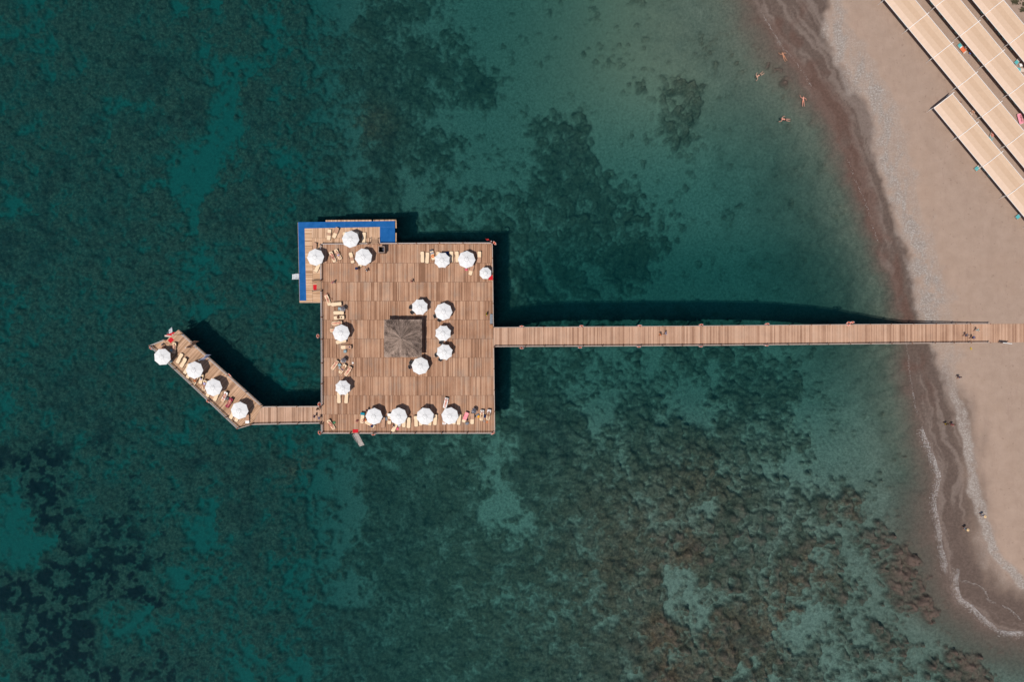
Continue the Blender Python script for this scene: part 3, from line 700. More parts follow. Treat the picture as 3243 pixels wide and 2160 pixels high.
# ------------------------------------------------------------------ swim ladders, steps, stair, mats
def flat_thing(name, label, cat, poly, z, th, m, group=None):
    W = [P(*q, z) for q in poly]; c = sum(W, Vector()) / len(W)
    mb = MB(); mb.prism([tuple((w - c).xy) for w in W], 0, th)
    o = mb.build(name, m); o.location = (c.x, c.y, z); return tag(o, label, cat, group)
flat_thing('floor_mat', 'red floor mat at the foot of the steps on the lower deck', 'mat', [Z('A', 402, 1240), Z('A', 465, 1240), Z('A', 463, 1336), Z('A', 402, 1336)], LZ + .004, .015, M_red, 'red floor mats')
flat_thing('floor_mat', 'red floor mat at the top of the stair on the bottom edge', 'mat', [Z('E', 880, 1232), Z('E', 977, 1232), Z('E', 977, 1294), Z('E', 880, 1296)], DZ + .004, .015, M_red, 'red floor mats')
flat_thing('floor_mat', 'red floor mat at the tip of the slanting jetty', 'mat', [Z('G', 570, 333), Z('G', 642, 393), Z('G', 560, 470), Z('G', 498, 405)], DZ + .004, .015, M_red, 'red floor mats')
flat_thing('floor_mat', 'red floor mat beside the smallest parasol on the right deck edge', 'mat', [Z('B', 1735, 725), Z('B', 1742, 820), Z('B', 1665, 822), Z('B', 1672, 730)], DZ + .004, .015, M_red, 'red floor mats')
def ladder(name, label, top, foot, ztop, zfoot, width, m, n=7):
    a = P(*top, ztop); b = P(*foot, zfoot); t = thing(name, label, 'ladder' if 'ladder' in name else 'stair', a)
    d = b - a; s = Vector((-d.y, d.x, 0)).normalized() * width / 2
    for sg in (-1, 1):
        MB().bar(s * sg, d + s * sg, .07, .10).build('stringer', m, t)
        MB().tube([s * sg, s * sg + Vector((0, 0, .85)), d * .45 + s * sg + Vector((0, 0, .85)), d * .8 + s * sg], .03, 6).build('handrail', m, t)
    for i in range(n):
        MB().box(d * (i + .5) / n, (width, .22, .05), rot=math.atan2(s.y, s.x)).build('tread', m, t)
    return t
M_lad = mat('pale_ladder', (.58, .58, .60), .5, .1, 10)
ladder('swim_ladder', 'white swim ladder with flat treads on the left edge of the lower deck', Z('A', 160, 1095), Z('A', 30, 1102), LZ, .0, .85, M_lad, 5)
ladder('water_stair', 'long pale stair slanting down into the sea from the bottom deck edge', Z('E', 925, 1305), Z('E', 1045, 1525), DZ, -.5, .85, mat('weathered_stair', (.36, .31, .285), .7, .25, 6), 11)
ladder('swim_ladder', 'pale swim ladder reaching into the water at the tip of the slanting jetty', Z('G', 568, 235), Z('G', 562, 150), .9, -.5, .75, M_lad, 6)
ld = flat_thing('landing_step', 'red carpeted landing step with pale edge under the jetty tip', 'landing', [Z('V', 520, 400), Z('V', 640, 330), Z('V', 880, 262), Z('V', 905, 300), Z('V', 760, 420)], .75, .10, M_red)
mbp = MB(); o_ = ld.location
a_ = P(*Z('V', 512, 405), .75) - o_; b_ = P(*Z('V', 745, 428), .75) - o_
mbp.bar((a_.x, a_.y, .06), (b_.x, b_.y, .06), .28, .13).build('pale_edge', mat('pale_edging', (.62, .50, .44), .8, .1, 6), ld)
def steps():
    t = thing('deck_steps', 'three timber steps with black handrails from the sun deck down to the upper arm', 'steps', P(*Z('A', 1495, 512), LZ))
    o = t.location
    x0 = (P(*Z('A', 1432, 470), LZ) - o).x; x1 = (P(*Z('A', 1562, 470), LZ) - o).x
    wm = mat('step_timber', (.36, .22, .14), .8, .15, 6)
    for i in range(3):
        MB().box(((x0 + x1) / 2, .12 + .27 * i, .30 - .12 * i), (x1 - x0, .26, .05)).build('tread', wm, t)
    for x in (x0 - .08, x1 + .08):
        MB().tube([(x, 0, .4), (x, 0, 1.35), (x, .95, .95), (x, .95, 0)], .028, 6).tube([(x, 0, .9), (x, .95, .5)], .02, 6).build('handrail', M_black, t)
steps()
def side_steps():
    t = thing('deck_steps', 'timber steps with black handrails beside the red mat on the lower deck', 'steps', P(1018, 905, LZ))
    wm = mat('step_timber', (.36, .22, .14), .8, .15, 6)
    for i in range(3): MB().box((-.14 - .27 * i, 0, .30 - .12 * i), (.26, 1.5, .05)).build('tread', wm, t)
    for y in (.92, -.92):
        MB().tube([(.05, y, .4), (.05, y, 1.4), (-1.45, y - .05, .95), (-1.45, y - .05, 0)], .035, 6).tube([(.05, y, .95), (-1.45, y - .05, .5)], .02, 6).build('handrail', M_black, t)
        MB().box((.05, y, .75), (.13, .13, .9)).build('post', M_post, t)
side_steps()
# ------------------------------------------------------------------ cabin, bench, box, notice board
def cabin():
    a, b, c, d = Z('A', 1560, 562), Z('A', 1662, 562), Z('A', 1662, 668), Z('A', 1560, 668)
    zt = DZ + 2.0; pa, pc = P(*a, zt), P(*c, zt); cx, cy = (pa.x + pc.x) / 2, (pa.y + pc.y) / 2; w = abs(pc.x - pa.x); l = abs(pa.y - pc.y)
    t = thing('changing_cabin', 'tall open-topped brown changing cabin near the inner corner of the blue carpet', 'cabin', (cx, cy, DZ))
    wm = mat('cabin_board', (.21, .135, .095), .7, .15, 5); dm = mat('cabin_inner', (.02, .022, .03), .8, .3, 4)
    for (x, y, sx_, sy_) in ((0, l / 2, w, .06), (0, -l / 2, w, .06), (w / 2, 0, .06, l - .06), (-w / 2, 0, .06, l - .06)):
        MB().box((x, y, 1.0), (sx_, sy_, 1.9)).build('wall_panel', wm, t)
    fr = MB()
    for (x, y, sx_, sy_) in ((0, l / 2 + .0, w + .1, .10), (0, -l / 2, w + .1, .10), (w / 2, 0, .10, l - .1), (-w / 2, 0, .10, l - .1)): fr.box((x, y, 1.98), (sx_, sy_, .05))
    fr.build('top_frame', mat('cabin_trim', (.36, .26, .21), .6, .1, 5), t)
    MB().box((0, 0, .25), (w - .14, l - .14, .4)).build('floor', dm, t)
    MB().box((w * .22, 0, .47), (w * .3, l * .7, .02)).build('blue_tray', mat('dark_blue_sheet', (.01, .035, .10), .6, .2, 5), t)
    fm = MB().lathe([(.04, 0), (.04, .06)], n=8).mesh('foot')
cabin()
def bench():
    c = PZ('I', 62, 119); t = thing('bench', 'grey slatted bench with backrest beside the pier entrance', 'bench', c)
    wm = mat('grey_slat', (.25, .27, .30), .7, .15, 8)
    for i in range(3): MB().box((-.16 + i * .14, 0, .45), (.11, 1.7, .035)).build('seat_slat', wm, t)
    for i in range(2): MB().box((.25 + .03 * i, 0, .62 + .15 * i), (.035, 1.7, .11)).build('back_slat', wm, t)
    for y in (-.7, .7):
        for x in (-.2, .2): MB().box((x, y, .215), (.06, .06, .43)).build('leg', M_black, t)
        MB().box((-.02, y, .41), (.46, .05, .04)).build('armrest', M_black, t)
bench()
c = PZ('I', 62, 213); t = thing('storage_box', 'small brown wooden box with lid standing below the bench', 'box', c)
wmx = mat('box_timber', (.38, .18, .09), .7, .15, 6)
MB().box((0, 0, .25), (.50, .55, .5)).build('body', wmx, t); MB().box((0, 0, .525), (.56, .62, .05)).build('lid', wmx, t)
c = P(3172, 1087, 1.55); t = thing('notice_board', 'slanting dark notice board on two posts beside the landward end of the pier', 'sign', c, R(-6))
MB().box((0, 0, 1.15), (1.5, .05, .95)).build('panel', mat('board_panel', (.05, .05, .055), .5, .2, 6), t)
MB().box((0, -.01, 1.65), (1.6, .10, .05)).build('cap', M_white, t)
for x in (-.7, .7): MB().box((x, .06, .8), (.07, .07, 1.6)).build('post', M_post, t)
# ------------------------------------------------------------------ flag poles and flags
def flag_pole(label, base, h=4.4):
    t = thing('flag_pole', label, 'flag pole', P(*base), group='flag poles on the slanting jetty')
    MB().tube([(0, 0, .1), (0, 0, h)], [.05, .03], 8).build('pole', M_black, t, True)
    MB().lathe([(0, 0), (.17, 0), (.17, .05), (.07, .12)], n=12).build('foot_plate', M_steel, t)
    MB().lathe([(0, -.02), (.06, 0), (.085, .07), (.06, .14), (0, .16)], n=10).build('finial', M_white, t, True).location = (0, 0, h)
    return t
def flag(label, base, h, d, m, L=1.9, hh=1.35, wave=.13, sag=.25, marks=None):
    b = P(*base); t = thing('flag', label, 'flag', (b.x, b.y, b.z + h), d)
    n, k = 14, 8; vs = []; fs = []
    for i in range(n + 1):
        for j in range(k + 1):
            u = i / n; v = j / k
            vs.append((.05 + u * L * (.96), wave * math.sin(u * 9 + v * 1.5) * (.2 + u), -v * hh - sag * u * u * L * .8 + .04 * math.sin(u * 7)))
    for i in range(n):
        for j in range(k): q = i * (k + 1) + j; fs.append((q, q + 1, q + k + 2, q + k + 1))
    o = MB().add(vs, fs).build('cloth', m, t, True)
    sol = o.modifiers.new('thickness', 'SOLIDIFY'); sol.thickness = .008
    MB().tube([(.05, 0, 0), (.05, 0, -hh)], .012, 5).build('hoist_rope', M_net, t)
    return t
f1 = Z('G', 840, 280); f2 = Z('G', 1125, 562); f3 = Z('G', 1415, 838)
flag_pole('black flag pole without flag nearest the jetty tip', f1); flag_pole('black flag pole flying the brown flag', f2); flag_pole('black flag pole flying the lavender flag', f3)
flag('thin brown flag blowing over the jetty railing', f2, 4.3, R(40), mat('brown_flag', (.36, .19, .12), .8, .25, 2), 1.8, 2.0, .07)
flag('pale lavender flag blowing over the jetty railing', f3, 4.3, R(40), mat('lavender_flag', (.60, .63, .82), .8, .12, 2), 1.55, 2.0, .06)
fp = Z('B', 1722, 172)
fpole = flag_pole('short pole with the red flag at the upper right corner of the sun deck', fp, 3.2); fpole['group'] = 'flag poles on the sun deck'
flag('red and white flag hanging at the upper right corner of the sun deck', fp, 3.1, R(150), mat('red_flag', (.62, .03, .03), .8, .15, 3, col2=(.72, .05, .04)), 1.15, 1.0, .16, .5)
fz = flag('red pennant flag trailing down over the deck corner railing', fp, 2.0, R(255), mat('red_flag', (.62, .03, .03)), .85, .35, .05, .6)
# ================================================================== parasols
M_canvas = mat('white_canvas', (.70, .68, .665), .85, .03, 1.3, col2=(.80, .785, .775))
M_vent = mat('canvas_shade_slit', (.13, .12, .12), .9, .2, 10)
M_conc = mat('concrete_base', (.42, .40, .38), .85, .12, 6)
M_alu = mat('pale_pole', (.62, .60, .57), .4, .08, 8)
def parasol_proto(R0, concave, tag_):
    me = {}
    ez, az = 2.08, 2.58; sub = 8
    def er(k):
        f = abs((k % sub) / sub * 2 - 1)
        chord = math.cos(math.pi / 8) / math.cos((1 - f) * 0 + (abs((k % sub) / sub - .5)) * math.pi / 4)
        return R0 * (chord - concave * (1 - f * f))
    vs = [(0, 0, az)]; fs = []; n = 8 * sub; rings = (.12, .3, .5, .7, .88, 1.0)
    for q in rings:
        for k in range(n):
            a = 2 * math.pi * k / n; f = abs((k % sub) / sub * 2 - 1)
            r = er(k) * q; z = az - (az - ez) * q ** 1.12 - .018 * (1 - f) * math.sin(q * math.pi)
            vs.append((r * math.cos(a), r * math.sin(a), z))
    for k in range(n): fs.append((0, 1 + k, 1 + (k + 1) % n))
    for i in range(len(rings) - 1):
        for k in range(n): fs.append((1 + i * n + k, 1 + (i + 1) * n + k, 1 + (i + 1) * n + (k + 1) % n, 1 + i * n + (k + 1) % n))
    b = len(vs); o = 1 + (len(rings) - 1) * n
    for k in range(n): x, y, z = vs[o + k]; vs.append((x * 1.004, y * 1.004, z - .10))
    for k in range(n): fs.append((o + k, b + k, b + (k + 1) % n, o + (k + 1) % n))
    me['canopy'] = MB().add(vs, fs).mesh('canopy')
    me['cap'] = MB().lathe([(.0, .13), (.06, .11), (.30, .03), (.34, -.01)], n=16).mesh('vent_cap')
    me['slit'] = MB().box((.36, 0, az - .105), (.13, .055, .03)).mesh('vent_slit')
    me['pole'] = MB().tube([(0, 0, .08), (0, 0, az + .12)], .028, 8).mesh('pole')
    me['base'] = MB().box((0, 0, .05), (.55, .55, .10)).lathe([(.05, .1), (.05, .4), (.04, .42)], n=8).mesh('base')
    me['rib'] = MB().tube([(.05, 0, az - .04), (R0 * .55, 0, az - .32), (R0 * .985, 0, ez - .02)], .012, 5).mesh('rib')
    return me
PARA = {'a': parasol_proto(1.51, .012, 'a'), 'b': parasol_proto(1.45, .055, 'b'), 's': parasol_proto(1.10, .015, 's')}
def parasol(r, zx, zy, rot, label, kind='a', scale=1.0):
    p = PZ(r, zx, zy, DZ + 2.35); me = PARA[kind]
    t = thing('parasol', label, 'parasol', (p.x, p.y, DZ), R(rot), 'white octagonal parasols on the decks')
    k_ = scale * random.uniform(.98, 1.03); t.scale = (k_, k_, random.uniform(.97, 1.03)); t.rotation_euler[0] = R(random.uniform(-2.2, 2.2)); t.rotation_euler[1] = R(random.uniform(-2.2, 2.2))
    link(me['base'], 'base', M_conc, t); link(me['pole'], 'pole', M_alu, t)
    link(me['canopy'], 'canopy', M_canvas, t); v = link(me['cap'], 'vent_cap', M_canvas, t); v.location = (0, 0, 2.50)
    for k in range(8): q = link(me['slit'], 'vent_slit', M_vent, t); q.rotation_euler[2] = k * math.pi / 4 + .39
    for k in range(8): q = link(me['rib'], 'rib', M_alu, t); q.rotation_euler[2] = k * math.pi / 4
for a in [('A', 1063, 437, 40, 'white parasol straddling the railing of the upper arm of the lower deck'),
          ('A', 445, 752, 4, 'white parasol on the left arm of the lower deck beside the blue carpet'),
          ('A', 1292, 745, 13, 'white parasol just below left of the tall changing cabin'),
          ('B', 835, 470, 22, 'left one of the two white parasols near the top edge of the sun deck', 'b'),
          ('B', 1272, 465, 42, 'right one of the two white parasols near the top edge of the sun deck'),
          ('B', 1605, 690, 22, 'smallest white parasol, at the right deck edge over the red mat', 's'),
          ('D', 718, 232, 22, 'white scalloped parasol just above the thatched kiosk', 'b'),
          ('D', 1138, 322, 41, 'white parasol at the upper right of the thatched kiosk, topmost of the right-hand three'),
          ('D', 1140, 708, 20, 'white parasol right of the kiosk, middle one of the right-hand three', 'b'),
          ('D', 1162, 1035, 15, 'white parasol right of the kiosk, lowest one of the right-hand three', 'b'),
          ('D', 722, 1285, 38, 'white parasol just below the thatched kiosk'),
          ('C', 670, 985, 43, 'white parasol left of the kiosk among sunbathers on the left deck side'),
          ('E', 690, 490, 22, 'white parasol over two cream loungers in the lower left of the sun deck', 'b', .96),
          ('E', 1260, 1000, 42, 'first white parasol from the left in the bottom row of the sun deck'),
          ('E', 1685, 1000, 43, 'second white parasol from the left in the bottom row of the sun deck'),
          ('F', 540, 1000, 16, 'third white parasol from the left in the bottom row of the sun deck'),
          ('F', 985, 995, 36, 'rightmost white parasol in the bottom row of the sun deck'),
          ('G', 360, 768, 26, 'white parasol at the tip of the slanting jetty'),
          ('G', 1090, 1070, 44, 'second white parasol from the tip of the slanting jetty'),
          ('G', 1508, 1460, 44, 'third white parasol from the tip of the slanting jetty'),
          ('W', 725, 800, 40, 'white parasol on the slanting jetty nearest the foot bridge')]: parasol(*a)
# folded parasols
def folded(r, zx, zy, label, m, tx, ty):
    p = PZ(r, zx, zy, DZ + 1.4); t = thing('folded_parasol', label, 'parasol', (p.x, p.y, DZ), 0, 'folded parasols on the sun deck')
    MB().box((0, 0, .05), (.55, .55, .10)).build('base', M_conc, t)
    MB().tube([(0, 0, .08), (tx * 2.5, ty * 2.5, 2.55)], .028, 8).build('pole', M_alu, t)
    vs = []; fs = []; n = 32; prof = [(2.55, .04), (2.3, .12), (1.9, .24), (1.5, .35), (1.15, .42)]
    for z, r0 in prof:
        for k in range(n):
            a = 2 * math.pi * k / n; q = r0 * (1 + .32 * math.cos(8 * a) + .12 * math.sin(3 * a + z * 3)); vs.append((q * math.cos(a) + tx * z, q * math.sin(a) + ty * z, z - (.12 * math.cos(8 * a) if r0 > .4 else 0)))
    for i in range(len(prof) - 1):
        for k in range(n): fs.append((i * n + k, i * n + (k + 1) % n, (i + 1) * n + (k + 1) % n, (i + 1) * n + k))
    MB().add(vs, fs).build('folded_canopy', m, t)
M_fold = mat('creased_canvas', (.33, .34, .38), .8, .2, 5, col2=(.82, .82, .83))
M_foldb = mat('navy_patterned_canvas', (.16, .18, .26), .8, .2, 7, col2=(.82, .82, .84))
folded('C', 692, 548, 'folded grey-white parasol near the netted left railing, upper one of two', M_fold, .02, 0)
folded('T', 1150, 550, 'folded grey-white parasol standing among the three sunbathers left of the kiosk', M_fold, .02, 0)
folded('Y', 1370, 640, 'folded navy and white parasol above the lounger with the brown towel', M_foldb, .02, -.02)
# ================================================================== sun loungers
M_cream = mat('cream_mattress', (.80, .60, .40), .85, .05, 6)
M_frame = mat('dark_lounger_frame', (.05, .035, .028), .6, .2, 8)
M_teal = mat('teal_sling', (.10, .42, .43), .8, .06, 8)
M_wframe = mat('sand_lounger_frame', (.62, .50, .42), .6, .06, 8)
def prof(kind, x):
    if kind == 'f': return .36 + max(0, x - .55) * .12
    return .36 + max(0, x - .22) * .58
def rounded(x0, x1, hw, r, n=5):
    pts = []
    for cx, cy, a0 in ((x1 - r, hw - r, 0), (x0 + r, hw - r, 90), (x0 + r, -hw + r, 180), (x1 - r, -hw + r, 270)):
        for i in range(n + 1): a = R(a0 + 90 * i / n); pts.append((cx + r * math.cos(a), cy + r * math.sin(a)))
    return pts
def strip_mesh(name, kind, x0, x1, hw, th, lift, r=.09, nx=16, wrinkle=0.0):
    """slab following the lounger's profile, rounded in plan"""
    vs = []; fs = []; xs = [x0 + (x1 - x0) * i / nx for i in range(nx + 1)]
    for x in xs:
        d = min(x - x0, x1 - x); w = hw if d > r else hw - r + math.sqrt(max(0, r * r - (r - d) ** 2))
        z = prof(kind, x) + lift
        for y, dz in ((-w, -th), (-w, -.02), (-w + .03, 0), (-w * .33, .004), (w * .33, .004), (w - .03, 0), (w, -.02), (w, -th)):
            vs.append((x, y, z + dz + (random.uniform(-1, 1) * wrinkle if dz > -.03 else 0)))
    k = 8
    for i in range(nx):
        for j in range(k): fs.append((i * k + j, (i + 1) * k + j, (i + 1) * k + (j + 1) % k, i * k + (j + 1) % k))
    fs.append(tuple(range(k))); fs.append(tuple(nx * k + j for j in range(k))[::-1])
    return MB().add(vs, fs).mesh(name)
LM = {}
for kd in 'fr':
    LM['mattress' + kd] = strip_mesh('mattress', kd, -.95, .95, .315, .09, 0)
    fm = MB()
    for y in (-.30, .30):
        pts = [(-.97, y, prof(kd, -.97) - .11), (.22, y, .25), (.97, y, (prof(kd, .97) - .11) if kd == 'f' else .25)]
        for a, b in zip(pts[:-1], pts[1:]): fm.bar(a, b, .045, .06)
        if kd == 'r': fm.bar((.24, y, .26), (.97, y, prof(kd, .97) - .11), .04, .04)
    for x in (-.96, -.3, .3, .92): fm.bar((x, -.30, prof(kd if x < .2 else 'f', x) - .12), (x, .30, prof(kd if x < .2 else 'f', x) - .12), .05, .04)
    LM['frame' + kd] = fm.mesh('frame')
LM['leg'] = MB().box((0, 0, .12), (.05, .05, .24)).mesh('leg')
ar = MB(); ar.bar((-.12, 0, .56), (.38, 0, .56), .055, .03); ar.bar((-.10, 0, .27), (-.10, 0, .55), .035); ar.bar((.34, 0, .27), (.34, 0, .55), .035)
LM['arm'] = ar.mesh('armrest')
LG = 'cream sun loungers on the decks'
def lounger(r, zx, zy, ang, kind, label, z=DZ, mm=None, fm=None, name='sun_lounger', grp=LG, pxz=.4, arms=True):
    p = PZ(r, zx, zy, z + pxz); t = thing(name, label, 'sun lounger', (p.x, p.y, z), R(ang), grp)
    link(LM['mattress' + kind], 'mattress', mm or M_cream, t, own=True); link(LM['frame' + kind], 'frame', fm or M_frame, t, own=True)
    for x in (-.8, .78):
        for y in (-.29, .29): q = link(LM['leg'], 'leg', fm or M_frame, t, own=True); q.location = (x, y, 0)
    if arms:
        for y in (-.37, .37): q = link(LM['arm'], 'armrest', fm or M_frame, t, own=True); q.location = (0, y, 0)
    return t
def towel(l, kind, x0, x1, m, label, hw=.33, z=None):
    me = strip_mesh('towel', kind, x0, x1, hw, .035, .035, .02, 10, .006)
    o = link(me, 'towel', m); o.location = l.location; o.rotation_euler = l.rotation_euler
    return tag(o, label, 'towel', 'towels laid on the loungers')
T_tan = mat('tan_towel', (.46, .27, .18), .95, .1, 14); T_white = mat('white_towel', (.82, .80, .78), .95, .04, 14); T_navy = mat('navy_towel', (.015, .04, .14), .95, .2, 14)
T_pink = mat('pink_print_towel', (.80, .13, .22), .95, .1, 5, col2=(.86, .42, .40)); T_wine = mat('wine_red_towel', (.28, .02, .06), .95, .15, 10)
T_grey = mat('grey_striped_towel', (.30, .28, .32), .95, .2, 10); T_teal = mat('teal_towel', (.01, .22, .29), .95, .15, 10); T_orange = mat('orange_towel', (.72, .17, .07), .95, .12, 8)
L = {}
LOUNGERS = [
 ('A', 683, 352, 84, 'f', 'cream lounger beside the blue carpet, left one of the pair on the upper arm', 'low'),
 ('A', 802, 320, 66, 'r', 'slanted lounger, right one of the pair on the upper arm of the lower deck', 'low'),
 ('A', 957, 400, 88, 'f', 'cream lounger peeking out left of the parasol on the upper arm', 'low'),
 ('A', 1183, 395, 89, 'f', 'cream lounger in the shadow right of the parasol on the upper arm', 'low'),
 ('A', 1300, 407, 86, 'f', 'cream lounger between the parasol and the black-railed steps on the upper arm', 'low'),
 ('A', 428, 595, 84, 'r', 'tan covered lounger above the parasol on the left arm of the lower deck', 'low'),
 ('A', 480, 925, 65, 'f', 'slanted cream lounger below the parasol on the left arm of the lower deck', 'low'),
 ('A', 750, 748, 113, 'r', 'left one of two occupied loungers side by side below the upper arm railing', ''),
 ('A', 845, 705, 117, 'r', 'right one of two occupied loungers side by side below the upper arm railing', ''),
 ('A', 1083, 762, 104, 'f', 'cream lounger with tan towel left of the parasol by the changing cabin', ''),
 ('A', 1240, 830, 82, 'f', 'lounger whose foot shows below the parasol by the changing cabin', ''),
 ('B', 490, 412, 92, 'f', 'leftmost cream lounger of the row near the top deck edge', ''),
 ('B', 577, 427, 86, 'f', 'second cream lounger from the left in the row near the top deck edge', ''),
 ('B', 668, 370, 104, 'f', 'tilted lounger holding grey and orange towels in the top row', ''),
 ('B', 770, 415, 91, 'f', 'lounger mostly hidden under the left parasol of the top row', ''),
 ('B', 922, 412, 91, 'f', 'lounger covered by a navy towel beside the left parasol of the top row', ''),
 ('B', 1003, 408, 90, 'f', 'half shaded lounger right of the navy towel in the top row', ''),
 ('B', 1106, 408, 94, 'f', 'cream lounger just left of the right parasol in the top row', ''),
 ('B', 1499, 412, 87, 'r', 'rightmost lounger in the top row with a tan towel over its foot', ''),
 ('B', 1360, 640, 75, 'r', 'lounger with tan towel sticking out below the right parasol in the top row', ''),
 ('C', 440, 400, 108, 'r', 'topmost lounger beside the left railing with a person lying on it', ''),
 ('C', 590, 465, 4, 'r', 'empty cream lounger lying crosswise just right of the topmost sunbather by the left railing', ''),
 ('C', 632, 620, 0, 'r', 'empty cream lounger lying crosswise below the upper folded parasol', ''),
 ('C', 640, 705, 3, 'r', 'crosswise lounger with dark clothes lying on it', ''),
 ('C', 600, 803, 4, 'r', 'crosswise lounger with a sunbather just above the left-side parasol', ''),
 ('C', 570, 930, 0, 'f', 'crosswise lounger half under the left-side parasol with feet showing', ''),
 ('C', 675, 1128, 12, 'r', 'empty crosswise lounger just below the left-side parasol', ''),
 ('C', 765, 1230, 2, 'r', 'crosswise lounger with tan towel and a navy cap left of the thatched roof', ''),
 ('E', 562, 92, 54, 'r', 'left one of three slanted loungers with sunbathers left of the kiosk', ''),
 ('E', 702, 160, 54, 'r', 'middle one of three slanted loungers with sunbathers left of the kiosk', ''),
 ('E', 797, 200, 54, 'r', 'right one of three slanted loungers, under the sunbather in pink', ''),
 ('E', 632, 672, 92, 'f', 'left one of two cream loungers under the lower left parasol', ''),
 ('E', 765, 675, 86, 'f', 'right one of two cream loungers under the lower left parasol', ''),
 ('E', 497, 1150, 122, 'r', 'slanted lounger with a sunbather beside the foot bridge landing', ''),
 ('E', 1050, 1030, 84, 'r', 'cream lounger with a teal towel at its head in the bottom row', ''),
 ('X', 455, 935, -30, 'f', 'lounger lying askew below the first parasol of the bottom row', ''),
 ('E', 1420, 1110, 86, 'r', 'tan covered lounger between the first and second parasols of the bottom row', ''),
 ('E', 1530, 1045, 88, 'r', 'cream lounger with white and brown cloths left of the second parasol in the bottom row', ''),
 ('E', 1625, 1190, 63, 'r', 'slanted lounger below the second parasol of the bottom row', ''),
 ('E', 1785, 1100, 89, 'f', 'cream lounger half under the second parasol of the bottom row at its right', ''),
 ('E', 1872, 1115, 88, 'r', 'cream lounger in full sun between second and third parasols of the bottom row', ''),
 ('F', 377, 1090, 93, 'r', 'cream lounger left of the third parasol in the bottom row', ''),
 ('F', 462, 1068, 89, 'f', 'lounger under the left half of the third parasol in the bottom row', ''),
 ('F', 624, 1068, 86, 'f', 'lounger under the right half of the third parasol in the bottom row', ''),
 ('F', 718, 1062, 86, 'r', 'cream lounger right of the third parasol in the bottom row', ''),
 ('F', 906, 765, 77, 'r', 'lounger carrying the sunbather in red above the rightmost parasol', ''),
 ('F', 880, 1050, 90, 'f', 'lounger half hidden under the left side of the rightmost bottom parasol', ''),
 ('F', 1052, 1050, 88, 'f', 'lounger half hidden under the lower right of the rightmost bottom parasol', ''),
 ('F', 1140, 1058, 84, 'f', 'half shaded lounger just right of the rightmost bottom parasol', ''),
 ('F', 1252, 1020, 67, 'r', 'slanted lounger covered with a pink printed towel', ''),
 ('F', 1375, 1045, 88, 'r', 'lounger covered with a brown towel under the navy folded parasol', ''),
 ('F', 1545, 985, 84, 'r', 'lounger with a sunbather beside the orange bag, second from the right deck edge', ''),
 ('F', 1665, 975, 81, 'r', 'lounger with a sunbather in brown nearest the right deck edge', ''),
 ('G', 640, 575, 80, 'r', 'lounger with a dark haired sunbather near the jetty tip', ''),
 ('G', 757, 805, 62, 'f', 'left one of two empty cream loungers side by side on the jetty', ''),
 ('G', 845, 900, 58, 'r', 'right one of two empty cream loungers side by side on the jetty', ''),
 ('G', 925, 1040, 60, 'r', 'lounger showing left of the second jetty parasol', ''),
 ('G', 985, 1135, 60, 'r', 'lounger showing below left of the second jetty parasol', ''),
 ('G', 1108, 1295, 60, 'r', 'lounger in shade by the open-sea railing below the second jetty parasol', ''),
 ('G', 1240, 1255, 76, 'r', 'lounger with a black bag between the second and third jetty parasols', ''),
 ('G', 1312, 1405, 76, 'r', 'lounger with a sunbather at the upper left of the third jetty parasol', ''),
 ('W', 140, 445, 60, 'r', 'lounger almost hidden below left of the third jetty parasol', ''),
 ('W', 280, 520, 66, 'f', 'cream lounger below the third jetty parasol', ''),
 ('W', 440, 538, 62, 'r', 'lounger with white towel and a sunbather between third and last jetty parasols', ''),
 ('W', 535, 655, 58, 'r', 'lounger with a wine red towel on the jetty', ''),
 ('W', 595, 875, 65, 'f', 'left one of two loungers under the parasol nearest the foot bridge', ''),
 ('W', 700, 930, 65, 'f', 'right one of two loungers under the parasol nearest the foot bridge', ''),
 ('W', 885, 955, 90, 'r', 'lounger with a white towel at its foot, nearest the foot bridge', '')]
for i, (r, zx, zy, an, kd, lab, fl) in enumerate(LOUNGERS):
    L[i] = (lounger(r, zx, zy, an, kd, lab, LZ if fl == 'low' else DZ), kd)
def tw(i, x0, x1, m, label, hw=.325): towel(L[i][0], L[i][1], x0, x1, m, label, hw)
tw(0, -.15, .32, T_tan, 'small tan towel across the middle of the left upper-arm lounger', .30)
tw(1, -.1, .9, T_tan, 'tan towel over the head half of the slanted upper-arm lounger')
tw(5, -.9, .93, T_tan, 'tan towel covering the lounger above the left-arm parasol')
tw(9, -.52, .1, T_tan, 'tan towel on the lounger left of the cabin parasol')
tw(13, .62, .93, mat('charcoal_towel', (.08, .08, .095), .95, .1, 9), 'charcoal towel at the head of the tilted top-row lounger')
tw(13, .12, .42, T_grey, 'grey striped towel across the tilted top-row lounger', .29)
tw(15, -.6, .94, T_navy, 'navy towel covering a lounger by the left top-row parasol', .36)
tw(18, -.93, -.05, T_tan, 'tan towel over the foot half of the rightmost top-row lounger')
tw(19, -.2, .93, T_tan, 'tan towel on the lounger below the right top-row parasol')
tw(27, -.15, .93, T_tan, 'tan towel on the crosswise lounger left of the thatched roof')
tw(34, .50, .96, T_teal, 'teal towel over the head of a bottom-row lounger', .36)
tw(36, -.94, .94, T_tan, 'tan towel covering the lounger between first and second bottom-row parasols')
tw(37, .45, .95, T_white, 'white towel over the lounger head left of the second bottom-row parasol')
tw(37, -.35, .0, mat('brown_cloth', (.22, .08, .05), .95, .2, 9), 'small brown cloth on the lounger left of the second bottom-row parasol', .22)
tw(45, -.9, .94, T_white, 'white towel under the sunbather in red')
tw(46, .55, .9, T_white, 'white towel at the upper left of the rightmost bottom-row parasol')
tw(46, -.96, -.55, T_white, 'white towel at the lower left of the rightmost bottom-row parasol')
tw(49, -.45, .95, T_pink, 'pink printed beach towel over a slanted lounger', .34)
